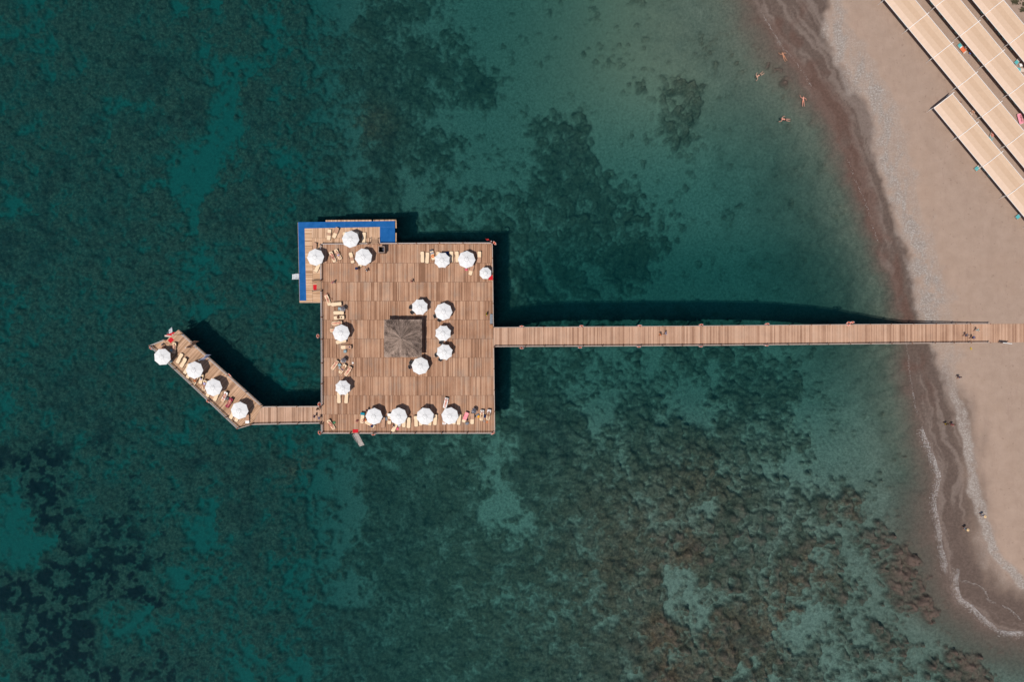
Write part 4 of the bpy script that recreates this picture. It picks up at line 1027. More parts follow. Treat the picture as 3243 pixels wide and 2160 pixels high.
tw(50, -.12, .95, T_tan, 'plain brown towel over the lounger under the navy folded parasol', .34)
tw(51, .3, .95, T_white, 'white towel behind the sunbather beside the orange bag')
tw(52, .25, .95, mat('pale_towel', (.72, .66, .64), .95, .05, 9), 'pale towel behind the sunbather nearest the right deck edge')
tw(63, -.5, .95, T_white, 'white towel under the jetty sunbather in black swimwear')
tw(64, -.94, .95, T_wine, 'wine red towel under the jetty sunbather')
tw(67, -.95, -.48, T_white, 'white towel folded over the foot of the lounger nearest the foot bridge', .35)
tw(67, -.45, .94, T_tan, 'tan towel on the lounger nearest the foot bridge')
tw(46, -.5, .5, T_tan, 'tan towel in the shade of the rightmost bottom-row parasol', .30)
# ================================================================== people
SK = [mat('skin_fair', (.62, .34, .24), .6, .06, 6), mat('skin_tanned', (.46, .22, .13), .6, .06, 6), mat('skin_dark_tan', (.28, .125, .07), .6, .06, 6), mat('skin_pink', (.66, .29, .21), .6, .06, 6)]
HR = dict(black=mat('hair_black', (.018, .014, .012), .6, .2, 20), brown=mat('hair_brown', (.09, .045, .025), .6, .2, 20), fair=mat('hair_fair', (.30, .19, .09), .6, .2, 20), grey=mat('hair_grey', (.30, .28, .27), .6, .2, 20))
CL = {k: mat('cloth_' + k, c, .9, .12, 12) for k, c in dict(black=(.015, .015, .02), red=(.62, .02, .03), pink=(.75, .14, .20), navy=(.02, .03, .09), white=(.78, .77, .76), yellow=(.75, .52, .03), teal=(.03, .22, .20),
      grey=(.22, .23, .26), orange=(.75, .20, .05), brown=(.12, .05, .03), blue=(.10, .16, .42), lilac=(.45, .42, .62), mint=(.50, .68, .62), purple=(.09, .05, .14)).items()}
M_straw = mat('straw_hat', (.66, .46, .25), .9, .1, 20)
def skin(name, J, E, sub=1):
    names = list(J); ix = {n: i for i, n in enumerate(names)}
    me = bpy.data.meshes.new(name); me.from_pydata([J[n][:3] for n in names], [(ix[a], ix[b]) for a, b in E], [])
    o = bpy.data.objects.new(name, me); COL.objects.link(o)
    md = o.modifiers.new('s', 'SKIN'); md.use_smooth_shade = True; md.branch_smoothing = .3
    for i, n in enumerate(names):
        sv = me.skin_vertices[0].data[i]; r = J[n][3]; sv.radius = r if isinstance(r, tuple) else (r, r); sv.use_root = (i == 0)
    if sub: s2 = o.modifiers.new('b', 'SUBSURF'); s2.levels = sub; s2.render_levels = sub
    dg = bpy.context.evaluated_depsgraph_get(); ev = o.evaluated_get(dg)
    out = bpy.data.meshes.new_from_object(ev); out.name = name
    bpy.data.objects.remove(o); bpy.data.meshes.remove(me)
    out.polygons.foreach_set('use_smooth', [True] * len(out.polygons))
    return out
BONES = [('pelvis', 'belly'), ('belly', 'chest'), ('chest', 'neck'), ('neck', 'head'), ('head', 'crown'), ('head', 'nose')]
for s in 'LR':
    BONES += [('pelvis', 'hip' + s), ('hip' + s, 'knee' + s), ('knee' + s, 'ank' + s), ('ank' + s, 'toe' + s), ('chest', 'sh' + s), ('sh' + s, 'el' + s), ('el' + s, 'wr' + s), ('wr' + s, 'palm' + s)]
    for q in range(5): BONES += [('palm' + s, f'f{q}a{s}'), (f'f{q}a{s}', f'f{q}b{s}')]
def fingers(J, s, fwd, side):
    fwd = Vector(fwd).normalized(); side = Vector(side).normalized(); p = Vector(J['palm' + s][:3]); dn = fwd.cross(side)
    for q, (o, l) in enumerate(((-.03, .075), (-.01, .085), (.01, .08), (.03, .065))):
        a = p + fwd * .045 + side * o; b = a + fwd * l * .5 + dn * .004; c = b + fwd * l * .45 - dn * .02
        J[f'f{q}a{s}'] = (*b, .009); J[f'f{q}b{s}'] = (*c, .008)
    a = p + side * -.045 + fwd * .015; b = a + fwd * .035 - side * .015
    J['f4a' + s] = (*a, .011); J['f4b' + s] = (*b, .009)
def pose(kind):
    J = {}
    def put(n, x, y, z, r): J[n] = (x, y, z, r)
    if kind in ('stand', 'walk', 'sit', 'crouch'):
        zo = {'stand': 0, 'walk': 0, 'sit': -.43, 'crouch': -.5}[kind]; ln = {'crouch': .25, 'sit': .0}.get(kind, .02)
        put('pelvis', 0, 0, .95 + zo, .125); put('belly', .01 + ln * .3, 0, 1.10 + zo, .118); put('chest', ln * .8, 0, 1.29 + zo, .13); put('neck', ln + .005, 0, 1.47 + zo, .055)
        put('head', ln + .03, 0, 1.585 + zo, .088); put('crown', ln + .02, 0, 1.67 + zo, .075); put('nose', ln + .12, 0, 1.575 + zo, .016)
        for s, sg in (('L', 1), ('R', -1)):
            w = {'walk': .24 * sg, 'stand': 0}.get(kind, 0)
            put('hip' + s, 0, .09 * sg, .90 + zo, .095)
            if kind == 'sit': put('knee' + s, .43, .12 * sg, .49, .062); put('ank' + s, .47, .12 * sg, .08, .042); put('toe' + s, .62, .13 * sg, .035, .035)
            elif kind == 'crouch': put('knee' + s, .36, .16 * sg, .52, .062); put('ank' + s, .10, .13 * sg, .08, .042); put('toe' + s, .26, .14 * sg, .035, .035)
            else: put('knee' + s, .03 + w * .75, .10 * sg, .50, .062); put('ank' + s, w, .10 * sg, .08 + (.07 if w < 0 else 0), .042); put('toe' + s, w + .16, .11 * sg, .035 + (.02 if w < 0 else 0), .035)
            put('sh' + s, ln, .175 * sg, 1.41 + zo, .058)
            ew = -w * .6
            if kind in ('sit', 'crouch'): put('el' + s, .10 + ln, .25 * sg, 1.14 + zo, .044); put('wr' + s, .33 + ln, .17 * sg, 1.05 + zo, .031); put('palm' + s, .41 + ln, .15 * sg, 1.04 + zo, .036); fingers(J, s, (1, 0, -.1), (0, sg, 0))
            else: put('el' + s, -.03 + ew * .6, .25 * sg, 1.14, .044); put('wr' + s, .05 + ew, .27 * sg, .90, .031); put('palm' + s, .07 + ew * 1.1, .27 * sg, .82, .036); fingers(J, s, (.1, 0, -1), (1, 0, 0))
    elif kind[:3] in ('lie', 'pro'):
        kd = kind[-1]; f = lambda x: prof(kd, x) + .11; up = -1 if kind[:3] == 'pro' else 1
        put('pelvis', .02, 0, f(.02), .12); put('belly', .17, 0, f(.17) + .01, .112); put('chest', .36, 0, f(.36) + .01, .128); put('neck', .54, 0, f(.54) + .01, .055)
        put('head', .66, 0, f(.66) + .02, .088); put('crown', .75, .0, f(.75) + .02, .078); put('nose', .655, .0, f(.66) + .02 + .105 * (1 if up > 0 else .2), .016)
        for s, sg in (('L', 1), ('R', -1)):
            bent = .22 if ('k' in kind and sg > 0) else 0
            put('hip' + s, -.04, .09 * sg, f(-.04), .092); put('knee' + s, -.42 + bent * .5, (.10 + bent * .2) * sg, f(-.42) - .03 + bent * 1.3, .062); put('ank' + s, -.80 + bent * 1.3, .10 * sg, f(-.8) - .05, .042)
            put('toe' + s, -.86 + bent * 1.3, .13 * sg, f(-.86) + (.10 if up > 0 else -.07), .034); put('sh' + s, .47, .175 * sg, f(.47), .058)
            if 'a' in kind: put('el' + s, .62, .33 * sg, f(.62) + .05, .043); put('wr' + s, .76, .14 * sg, f(.76) + .02, .031); put('palm' + s, .78, .07 * sg, f(.78) - .0, .036); fingers(J, s, (.3, -sg, 0), (1, 0, 0))
            else: put('el' + s, .22, .27 * sg, f(.22) - .02, .043); put('wr' + s, -.01, .25 * sg, f(0) - .03, .031); put('palm' + s, -.09, .24 * sg, f(-.09) - .04, .036); fingers(J, s, (-1, 0, -.1), (0, sg, 0))
    elif kind == 'swim':
        put('pelvis', 0, 0, -.12, .12); put('belly', .15, 0, -.08, .112); put('chest', .34, 0, -.02, .128); put('neck', .50, 0, .03, .055); put('head', .62, .0, .10, .09); put('crown', .69, 0, .15, .078); put('nose', .70, 0, .03, .016)
        for s, sg in (('L', 1), ('R', -1)):
            put('hip' + s, -.07, .09 * sg, -.14, .092); put('knee' + s, -.44, (.13 + .05 * sg) * sg, -.16, .062); put('ank' + s, -.82, (.12 + .12 * (sg > 0)) * sg, -.14 + .05 * sg, .042); put('toe' + s, -.98, .14 * sg, -.15, .034)
            put('sh' + s, .43, .18 * sg, 0, .058); put('el' + s, .55 if sg > 0 else .30, .40 * sg, -.04, .044); put('wr' + s, .74 if sg > 0 else .15, .46 * sg, -.06, .031); put('palm' + s, .82 if sg > 0 else .08, .47 * sg, -.07, .036); fingers(J, s, (1 if sg > 0 else -1, .1 * sg, 0), (0, 1, 0))
    return J
PC = {}
def sub_skin(kind, part):
    key = (kind, part)
    if key in PC: return PC[key]
    J = pose(kind); v = lambda n: Vector(J[n][:3])
    if part == 'body': PC[key] = skin('body', J, BONES, 1); return PC[key]
    Q = {}; E = []
    if part == 'hair':
        h, c, nz = v('head'), v('crown'), v('nose'); bk = (h - nz).normalized() * .028
        Q = {'a': (*(h + bk + (c - h) * .05), .092), 'b': (*(c + bk * .6), .090)}; E = [('a', 'b')]
    elif part == 'long_hair':
        h, c, nz, ck = v('head'), v('crown'), v('nose'), v('chest'); bk = (h - nz).normalized() * .04
        Q = {'b': (*(c + bk * .6), .090), 'a': (*(h + bk), .094), 'd': (*(v('neck') + bk * 2.2), .075), 'e': (*(v('neck') * .45 + ck * .55 + bk * 3.6), .05)}; E = [('b', 'a'), ('a', 'd'), ('d', 'e')]
    elif part in ('shirt', 'dress'):
        Q = {'pelvis': (*v('pelvis'), .145), 'belly': (*v('belly'), .138), 'chest': (*v('chest'), .152), 'nk': (*(v('chest') * .35 + v('neck') * .65), .075)}; E = [('pelvis', 'belly'), ('belly', 'chest'), ('chest', 'nk')]
        for s in 'LR': Q['sh' + s] = (*v('sh' + s), .075); Q['el' + s] = (*(v('sh' + s) * .3 + v('el' + s) * .7), .062); E += [('chest', 'sh' + s), ('sh' + s, 'el' + s)]
        if part == 'dress': Q['k'] = (*((v('kneeL') + v('kneeR')) / 2 * .8 + v('pelvis') * .2), .21); E.append(('pelvis', 'k'))
    elif part == 'shorts':
        Q = {'pelvis': (*(v('pelvis') + (v('belly') - v('pelvis')) * .25), .142)}
        for s in 'LR': Q['hip' + s] = (*v('hip' + s), .112); Q['k' + s] = (*(v('hip' + s) * .35 + v('knee' + s) * .65), .088); E += [('pelvis', 'hip' + s), ('hip' + s, 'k' + s)]
    elif part == 'bottom':
        Q = {'pelvis': (*(v('pelvis') + (v('belly') - v('pelvis')) * .1), .135)}
        for s in 'LR': Q['hip' + s] = (*(v('hip' + s) * .85 + v('knee' + s) * .15), .108); E += [('pelvis', 'hip' + s)]
    elif part == 'top':
        ax = (v('chest') - v('belly')).normalized() * .055
        Q = {'a': (*(v('chest') - ax), .142), 'b': (*(v('chest') + ax), .142)}; E = [('a', 'b')]
    PC[key] = skin(part, Q, E, 1)
    return PC[key]
HATM = MB().lathe([(.0, .13), (.07, .125), (.10, .09), (.105, .02), (.16, .005), (.24, -.02), (.24, -.035), (.10, -.01)], n=18).mesh('hat')
def person(loc, ang, kind, label, sk=1, hair='brown', wear=(), hat=None, long=False, scale=1.0, group=None):
    t = thing('person', label, 'person', loc, R(ang), group); t.scale = (scale,) * 3
    link(sub_skin(kind, 'body'), 'body', SK[sk], t, own=True)
    link(sub_skin(kind, 'long_hair' if long else 'hair'), 'hair', HR[hair], t, own=True)
    for part, c in wear:
        nm = {'top': 'swim_top', 'bottom': 'swim_bottom'}.get(part, part); link(sub_skin(kind, part), nm, CL[c], t, own=True)
    if hat:
        J = pose(kind); q = link(HATM, 'hat', hat, t, own=True); c = Vector(J['crown'][:3]); h = Vector(J['head'][:3]); d = (c - h).normalized()
        q.location = c + d * .02; q.rotation_euler = d.to_track_quat('Z', 'Y').to_euler()
    return t
LYG = 'sunbathers lying on the loungers'
def lying(i, label, pose_='lie', sk=1, hair='brown', wear=(), long=False, hat=None, dx=0.0):
    t, kd = L[i]; d = Vector((math.cos(t.rotation_euler[2]), math.sin(t.rotation_euler[2]), 0)) * dx
    return person(t.location + d + Vector((0, 0, .03)), math.degrees(t.rotation_euler[2]), pose_ + kd, label, sk, hair, wear, hat, long, 1.0, LYG)
lying(7, 'sunbather in pink and dark swimwear, left of the pair below the upper arm railing', 'liek_', 3, 'black', (('top', 'pink'), ('bottom', 'black')), True)
lying(8, 'fair skinned sunbather in lilac shorts, right of the pair below the upper arm railing', 'lie_', 0, 'brown', (('shorts', 'lilac'),))
lying(20, 'sunbather in dark shorts on the topmost lounger by the left railing', 'proa_', 3, 'brown', (('bottom', 'black'),), dx=.38)
lying(24, 'sunbather in dark red swimwear on the crosswise lounger above the left-side parasol', 'liea_', 3, 'brown', (('top', 'brown'), ('bottom', 'brown')), True)
lying(25, 'sunburnt person half under the left-side parasol, legs showing', 'lie_', 3, 'brown', (('shorts', 'red'),))
lying(28, 'sunbather in black bikini on the left of three slanted loungers', 'liea_', 3, 'brown', (('top', 'black'), ('bottom', 'black')), True)
lying(29, 'sunbather in dark swim trunks on the middle of three slanted loungers', 'liek_', 1, 'brown', (('shorts', 'purple'),))
lying(30, 'sunbather in a pink swimsuit on the right of three slanted loungers', 'liea_', 3, 'brown', (('top', 'pink'), ('bottom', 'pink')), True)
lying(33, 'sunbather in a skin coloured swimsuit beside the foot bridge landing', 'lie_', 3, 'brown', (('bottom', 'orange'),), True)
lying(45, 'sunbather lying face down in a red bikini bottom', 'proa_', 3, 'black', (('bottom', 'red'),), True)
lying(51, 'sunbather with hands behind the head beside the orange bag', 'lieak_', 1, 'black', (('bottom', 'brown'), ('top', 'orange')))
lying(52, 'tanned sunbather in a brown bikini nearest the right deck edge', 'lie_', 2, 'brown', (('top', 'brown'), ('bottom', 'brown')), True)
lying(53, 'sunbather in white top near the jetty tip', 'lie_', 0, 'black', (('top', 'white'), ('bottom', 'black')), True)
lying(58, 'tanned person lying in the shade by the open-sea railing of the jetty', 'liek_', 2, 'brown', (('shorts', 'orange'),))
lying(60, 'person in a flowered lilac shirt at the third jetty parasol', 'lie_', 1, 'black', (('shirt', 'lilac'),), True)
lying(63, 'sunbather in black bikini on the white towel on the jetty', 'lie_', 3, 'brown', (('top', 'black'), ('bottom', 'black')), True)
lying(64, 'sunbather in light swimsuit on the wine red towel on the jetty', 'liek_', 3, 'black', (('top', 'pink'), ('bottom', 'pink')), True)
lying(46, 'person resting in the shade under the rightmost bottom-row parasol, feet showing', 'lie_', 0, 'brown', (('shorts', 'grey'),))
WALK = 'people standing and walking on the decks'
def up(r, zx, zy, ang, kind, label, sk=1, hair='brown', wear=(), hat=None, long=False, z=DZ, scale=1.0, group=WALK, zc=.85):
    p = PZ(r, zx, zy, z + zc); return person((p.x, p.y, z), ang, kind, label, sk, hair, wear, hat, long, scale, group)
up('A', 1180, 955, -60, 'walk', 'person in dark hat and black swimwear below the cabin parasol, left of two walkers', 2, 'black', (('top', 'black'), ('shorts', 'black')), CL['navy'])
up('A', 1350, 985, 200, 'walk', 'person in white top below the cabin parasol, right of two walkers', 1, 'brown', (('shirt', 'white'), ('shorts', 'black')))
up('A', 755, 1197, 120, 'walk', 'person in pink shirt walking alone towards the red mat', 0, 'brown', (('shirt', 'pink'), ('shorts', 'grey')))
up('B', 300, 843, 200, 'walk', 'person in pink swimwear walking alone above the kiosk', 3, 'black', (('top', 'pink'), ('bottom', 'black')))
up('B', 1628, 1430, 180, 'stand', 'lifeguard-like person in a yellow shirt beside the grey bench', 2, 'black', (('shirt', 'yellow'), ('shorts', 'black')))
up('E', 262, 872, 100, 'walk', 'topmost of three people arriving over the foot bridge, in dark red', 2, 'black', (('shirt', 'brown'), ('shorts', 'black')))
up('E', 200, 1000, 0, 'walk', 'person in a purple shirt on the foot bridge, left of three walkers', 1, 'black', (('shirt', 'purple'), ('shorts', 'navy')))
up('E', 283, 1030, 20, 'walk', 'person carrying white cloth over navy clothes at the end of the foot bridge', 1, 'brown', (('shirt', 'blue'), ('shorts', 'white')))
up('I', 2166, 312, 200, 'walk', 'person in orange shorts on the pier, left of the two in the middle', 1, 'brown', (('shorts', 'orange'), ('top', 'black')))
up('I', 2230, 298, 180, 'walk', 'person in a pale shirt on the pier, right of the two in the middle', 2, 'black', (('shirt', 'lilac'), ('shorts', 'grey')))
up('K', 1640, 318, 190, 'walk', 'person in grey on the pier near the beach, leftmost of three', 1, 'brown', (('shirt', 'grey'), ('shorts', 'navy')))
up('K', 1722, 348, 190, 'walk', 'person in a blue shirt on the pier near the beach, lowest of three', 1, 'black', (('shirt', 'blue'), ('shorts', 'black')))
up('K', 1775, 256, 190, 'walk', 'person in a mint dress on the pier near the beach, topmost of three', 0, 'fair', (('dress', 'mint'),), None, True)
SITG = 'people sitting on the decks'
up('V', 480, 820, -120, 'crouch', 'person in red and black swimwear crouching by the parasol at the jetty tip', 3, 'black', (('shorts', 'black'), ('top', 'red')), None, True, group=SITG, zc=.5)
up('V', 395, 720, -60, 'crouch', 'person with grey cap bending at the jetty tip above the parasol', 1, 'grey', (('shirt', 'grey'), ('shorts', 'grey')), group=SITG, zc=.5, scale=.8)
up('X', 590, 1020, 150, 'sit', 'person in a navy hat sitting on the askew lounger under the first bottom-row parasol', 3, 'brown', (('bottom', 'navy'),), CL['navy'], group=SITG, z=DZ - .02, zc=.7)
up('X', 250, 740, 200, 'crouch', 'sunburnt person crouching left of the first bottom-row parasol', 3, 'brown', (('shorts', 'orange'),), group=SITG, zc=.5)
up('X', 340, 300, 210, 'stand', 'person in dark clothes behind the upper left of the first bottom-row parasol', 2, 'black', (('shirt', 'purple'), ('shorts', 'black')), group=WALK)
up('X', 1580, 1010, 215, 'sit', 'long haired person in black and white sitting below the second bottom-row parasol', 1, 'black', (('top', 'black'), ('shorts', 'white')), None, True, group=SITG, z=DZ - .03, zc=.7)
up('E', 965, 1080, 215, 'crouch', 'person in pink sitting on the boards left of the teal-towel lounger', 3, 'brown', (('bottom', 'pink'), ('top', 'pink')), None, False, group=SITG, zc=.4, scale=.8)
up('B', 1640, 120, 100, 'stand', 'person in red standing on the outer edge by the red flag', 2, 'black', (('shirt', 'red'), ('shorts', 'red'))) if False else None
# swimmers
def swim(zx, zy, ang, label, sk, wear, hair='brown'):
    p = PZ('O', zx, zy, 0); person((p.x, p.y, 0.02), ang, 'swim', label, sk, hair, wear, None, False, 1.08, 'people bathing in the sea')
swim(335, 610, 215, 'swimmer in black trunks with long pale legs, farthest left of the four bathers', 0, (('shorts', 'black'),), 'fair')
swim(745, 290, 120, 'small bather close to the foam line, topmost of the four', 1, (('bottom', 'orange'),))
swim(1070, 1030, 95, 'sunburnt bather nearest the shore, right of the four', 3, (('bottom', 'orange'),))
swim(760, 1340, 175, 'swimmer with spread arms in black trunks, lowest of the four bathers', 3, (('shorts', 'black'),), 'brown')
BW = 'people walking along the beach'
def beach(r, zx, zy, ang, kind, label, sk, hair, wear, hat=None, long=False):
    p = PZ(r, zx, zy, 1.6); z = gz(p.x, p.y); p = PZ(r, zx, zy, z + .85); person((p.x, p.y, z + .02), ang, kind, label, sk, hair, wear, hat, long, 1.0, BW)
beach('Q', 358, 168, -100, 'walk', 'person in dark blue walking alone on the sand just below the pier', 1, 'black', (('shirt', 'navy'), ('shorts', 'navy')))
beach('Q', 252, 558, 100, 'walk', 'person in yellow shorts, left of the pair on the wet sand', 2, 'black', (('shirt', 'black'), ('shorts', 'yellow')))
beach('Q', 303, 562, 80, 'walk', 'person in dark top and pale shorts, right of the pair on the wet sand', 1, 'black', (('shirt', 'black'), ('shorts', 'pink')))
beach('Q', 552, 1315, -80, 'walk', 'person in a white blouse and straw hat on the upper sand', 1, 'brown', (('shirt', 'white'), ('shorts', 'white')), M_straw)
beach('Q', 410, 1425, -80, 'walk', 'person in a teal top and straw hat near the wet sand', 1, 'brown', (('shirt', 'teal'), ('shorts', 'white')), M_straw)
# ================================================================== chairs round the kiosk
M_wick = mat('grey_wicker', (.14, .125, .125), .8, .2, 25); M_seat = mat('dark_seat', (.03, .028, .03), .9, .2, 12)
CM = dict(leg=MB().box((0, 0, .2), (.045, .045, .40)).mesh('leg'), seat=MB().box((0, 0, .43), (.50, .50, .06)).mesh('seat'), arm=MB().box((0, 0, .64), (.46, .05, .04)).box((.19, 0, .52), (.045, .05, .22)).mesh('armrest'))
bk = MB(); pts = [(-.25 + .10 * (1 - math.cos(t)), .26 * math.sin(t) * 1.0) for t in (-1.3, -.8, -.4, 0, .4, .8, 1.3)]
for a, b in zip(pts[:-1], pts[1:]): bk.bar((a[0], a[1], .64), (b[0], b[1], .64), .05, .42)
CM['back'] = bk.mesh('backrest')
for r, zx, zy, an, lab in [('D', 568, 240, -10, 'wicker chair at the left of the parasol above the kiosk, upper of two'), ('D', 590, 330, 35, 'wicker chair at the left of the parasol above the kiosk, lower of two'),
    ('D', 1000, 400, 25, 'wicker chair at the lower left of the topmost right-hand parasol, left of two'), ('D', 1072, 465, 60, 'wicker chair at the lower left of the topmost right-hand parasol, right of two'),
    ('D', 1100, 865, 75, 'single wicker chair showing below the middle right-hand parasol'), ('D', 1022, 1090, 20, 'wicker chair at the lower left of the lowest right-hand parasol, left of two'),
    ('D', 1090, 1165, 60, 'wicker chair at the lower left of the lowest right-hand parasol, right of two'), ('D', 572, 1222, -15, 'wicker chair at the left of the parasol below the kiosk'),
    ('D', 555, 1300, 10, 'wicker chair under the seated person in blue below the kiosk')]:
    p = PZ(r, zx, zy, DZ + .6); t = thing('wicker_chair', lab, 'chair', (p.x, p.y, DZ), R(an), 'wicker chairs under the parasols by the kiosk'); t.scale = (1.25, 1.25, 1.0)
    link(CM['seat'], 'seat', M_seat, t); link(CM['back'], 'backrest', M_wick, t)
    for x in (-.21, .21):
        for y in (-.21, .21): q = link(CM['leg'], 'leg', M_wick, t); q.location = (x, y, 0)
    for y in (-.26, .26): q = link(CM['arm'], 'armrest', M_wick, t); q.location = (0, y, 0)
up('D', 560, 1303, 10, 'sit', 'person in a dark blue shirt sitting below the kiosk', 1, 'black', (('shirt', 'navy'), ('shorts', 'black')), group=SITG, zc=.9)
# ================================================================== small tables and things
TM = dict(leg=MB().box((0, 0, .2), (.04, .04, .40)).mesh('leg'), top=MB().prism(rounded(-.25, .25, .25, .05, 3), .40, .44).mesh('table_top'), shelf=MB().box((0, 0, .15), (.36, .36, .02)).mesh('shelf'))
M_tab = mat('grey_teal_top', (.24, .33, .35), .6, .1, 6); M_tabd = mat('dark_table_top', (.055, .06, .07), .5, .2, 6)
def side_table(r, zx, zy, an, label, m, grp='small side tables between the loungers', z=DZ):
    p = PZ(r, zx, zy, z + .4); t = thing('side_table', label, 'side table', (p.x, p.y, z), R(an), grp)
    link(TM['top'], 'table_top', m, t, own=True); link(TM['shelf'], 'shelf', m, t, own=True)
    for x in (-.2, .2):
        for y in (-.2, .2): q = link(TM['leg'], 'leg', M_black if m is not M_white else m, t, own=True); q.location = (x, y, 0)
    return t
side_table('C', 743, 1305, 0, 'grey-teal side table below the crosswise lounger with the navy cap', M_tab)
side_table('T', 960, 810, 35, 'grey-teal side table between the three slanted loungers left of the kiosk', M_tab)
side_table('V', 735, 1375, 40, 'grey-teal side table right of the parasol at the jetty tip', M_tab)
side_table('V', 760, 960, 45, 'grey side table in the parasol shadow beside the jetty-tip sunbather', M_tab)
side_table('W', 488, 572, 60, 'dark side table between the two sunbathers on the jetty', M_tabd)
side_table('C', 645, 545, 0, 'grey side table left of the upper folded parasol', M_tab)
side_table('X', 1085, 640, 60, 'grey side table under the right rim of the first bottom-row parasol', M_tab)
def bag(r, zx, zy, label, m, s=(.42, .3, .34), an=20, name='beach_bag'):
    p = PZ(r, zx, zy, DZ + .2); t = thing(name, label, 'bag', (p.x, p.y, DZ), R(an), 'bags beside the loungers')
    x, y, z = s; vs = []; fs = []
    for k, (f, zz) in enumerate(((.9, 0), (1, .25), (.95, .6), (.7, .92), (.35, 1.0))):
        for c in rounded(-x / 2 * f, x / 2 * f, y / 2 * f, min(x, y) * .3 * f, 3): vs.append((c[0], c[1], zz * z))
    n = 16
    for i in range(4):
        for k in range(n): fs.append((i * n + k, i * n + (k + 1) % n, (i + 1) * n + (k + 1) % n, (i + 1) * n + k))
    fs.append(tuple(4 * n + k for k in range(n)))
    MB().add(vs, fs).build('bag_body', m, t, True)
    for sg in (-1, 1): MB().tube([(-x * .25, sg * y * .22, z * .85), (-x * .15, sg * y * .25, z * 1.25), (x * .15, sg * y * .25, z * 1.25), (x * .25, sg * y * .22, z * .85)], .014, 5).build('handle', m, t)
bag('X', 1240, 680, 'dark grey backpack between the first and second bottom-row parasols', CL['grey'], (.5, .75, .4), 0, 'backpack')
bag('X', 1745, 1150, 'bright pink bag below the second bottom-row parasol', CL['pink'], (.45, .5, .2), 25)
bag('Y', 1555, 860, 'orange and yellow bag left of the sunbather with hands behind the head', mat('orange_yellow_cloth', (.80, .30, .03), .9, .1, 3, col2=(.85, .50, .04)), (.45, .55, .3), 0)
bag('Y', 1795, 850, 'dark blue bag with white patch between the two right-hand sunbathers', CL['navy'], (.45, .6, .3), -15)
bag('Y', 1110, 1130, 'grey and black bag at the foot of the pink-towel lounger', CL['grey'], (.65, .5, .35), 20)
bag('S', 2240, 1190, 'pink bag below the right parasol of the top row', CL['pink'], (.5, .4, .3), 0)
bag('T', 960, 970, 'small white and black bag beside the middle slanted lounger', mat('white_black_cloth', (.06, .06, .06), .9, .1, 8, col2=(.75, .74, .72)), (.38, .34, .3), 40)
bag('Y', 1510, 800, 'grey bag above the orange bag', CL['grey'], (.6, .35, .25), 30)
bag('E', 545, 1115, 'green bag beside the sunbather at the foot bridge landing', mat('green_cloth', (.10, .25, .12), .9, .2, 8), (.55, .45, .25), 30)
bag('Y', 1415, 850, 'small black bag right of the lounger with the brown towel', CL['black'], (.3, .35, .3), 0)
def on_lounger(i, x, y, name, label, cat, mk, m):
    t, kd = L[i]; M_ = Matrix.Rotation(t.rotation_euler[2], 3, 'Z'); w = t.location + M_ @ Vector((x, y, 0)); w.z = t.location.z + prof(kd, x) + .045
    o = mk().build(name, m, None, True); o.location = w; return tag(o, label, cat, 'small things lying on the loungers')
capm = lambda: MB().lathe([(0, .12), (.08, .105), (.125, .03), (.13, 0)], n=14).prism([(.10, -.08), (.24, -.06), (.24, .06), (.10, .08)], 0, .015)
on_lounger(27, .62, 0, 'cap', 'navy cap on the tan towel left of the thatched roof', 'cap', capm, CL['navy'])
on_lounger(13, -.28, 0, 'swim_ring', 'small orange swim ring on the tilted top-row lounger', 'swim ring', lambda: MB().lathe([(.10, .06), (.15, .12), (.22, .13), (.28, .07), (.22, .01), (.15, .01), (.10, .06)], n=18), CL['orange'])
on_lounger(23, -.15, .05, 'clothes_heap', 'dark brown clothes on the crosswise lounger', 'clothes', lambda: MB().lathe([(0, .10), (.14, .08), (.25, .02), (.28, 0)], n=9), CL['brown'])
on_lounger(23, .42, 0, 'clothes_heap', 'small black garment near the head of the crosswise lounger', 'clothes', lambda: MB().lathe([(0, .07), (.09, .05), (.15, 0)], n=7), CL['black'])
on_lounger(59, .22, 0, 'round_bag', 'round black bag on a jetty lounger', 'bag', lambda: MB().lathe([(0, .16), (.15, .14), (.23, .06), (.22, 0)], n=14), CL['black'])
on_lounger(59, -.10, .02, 'folded_cloth', 'pale lilac cloth below the round black bag on a jetty lounger', 'cloth', lambda: MB().prism(rounded(-.14, .14, .16, .05, 3), 0, .05), CL['lilac'])
on_lounger(37, .0, -.25, 'folded_cloth', 'small white cloth at the edge of the lounger with brown cloth', 'cloth', lambda: MB().prism(rounded(-.2, .2, .09, .04, 3), 0, .05), T_white)
flat_thing('folded_towel', 'small white square cloth lying on the boards right of the three sunbathers', 'cloth', [Z('T', 1665, 640), Z('T', 1750, 660), Z('T', 1720, 750), Z('T', 1645, 715)], DZ + .004, .05, T_white)
p = PZ('X', 1815, 975, DZ + .1); q = MB().lathe([(0, .16), (.10, .15), (.15, .05), (.27, .01), (.30, 0)], n=18).build('sun_hat', mat('silver_straw', (.55, .57, .60), .7, .1, 14), None, True); q.location = (p.x, p.y, DZ + .005)
tag(q, 'silver-white sun hat lying below the second bottom-row parasol', 'hat')
p = PZ('Y', 1113, 985, DZ + .1); q = MB().lathe([(0, .12), (.08, .11), (.11, .04), (.22, .01), (.23, 0)], n=18).build('sun_hat', M_seat, None, True); q.location = (p.x, p.y, DZ + .005)
tag(q, 'small dark hat on the boards beside the pink-towel lounger', 'hat')
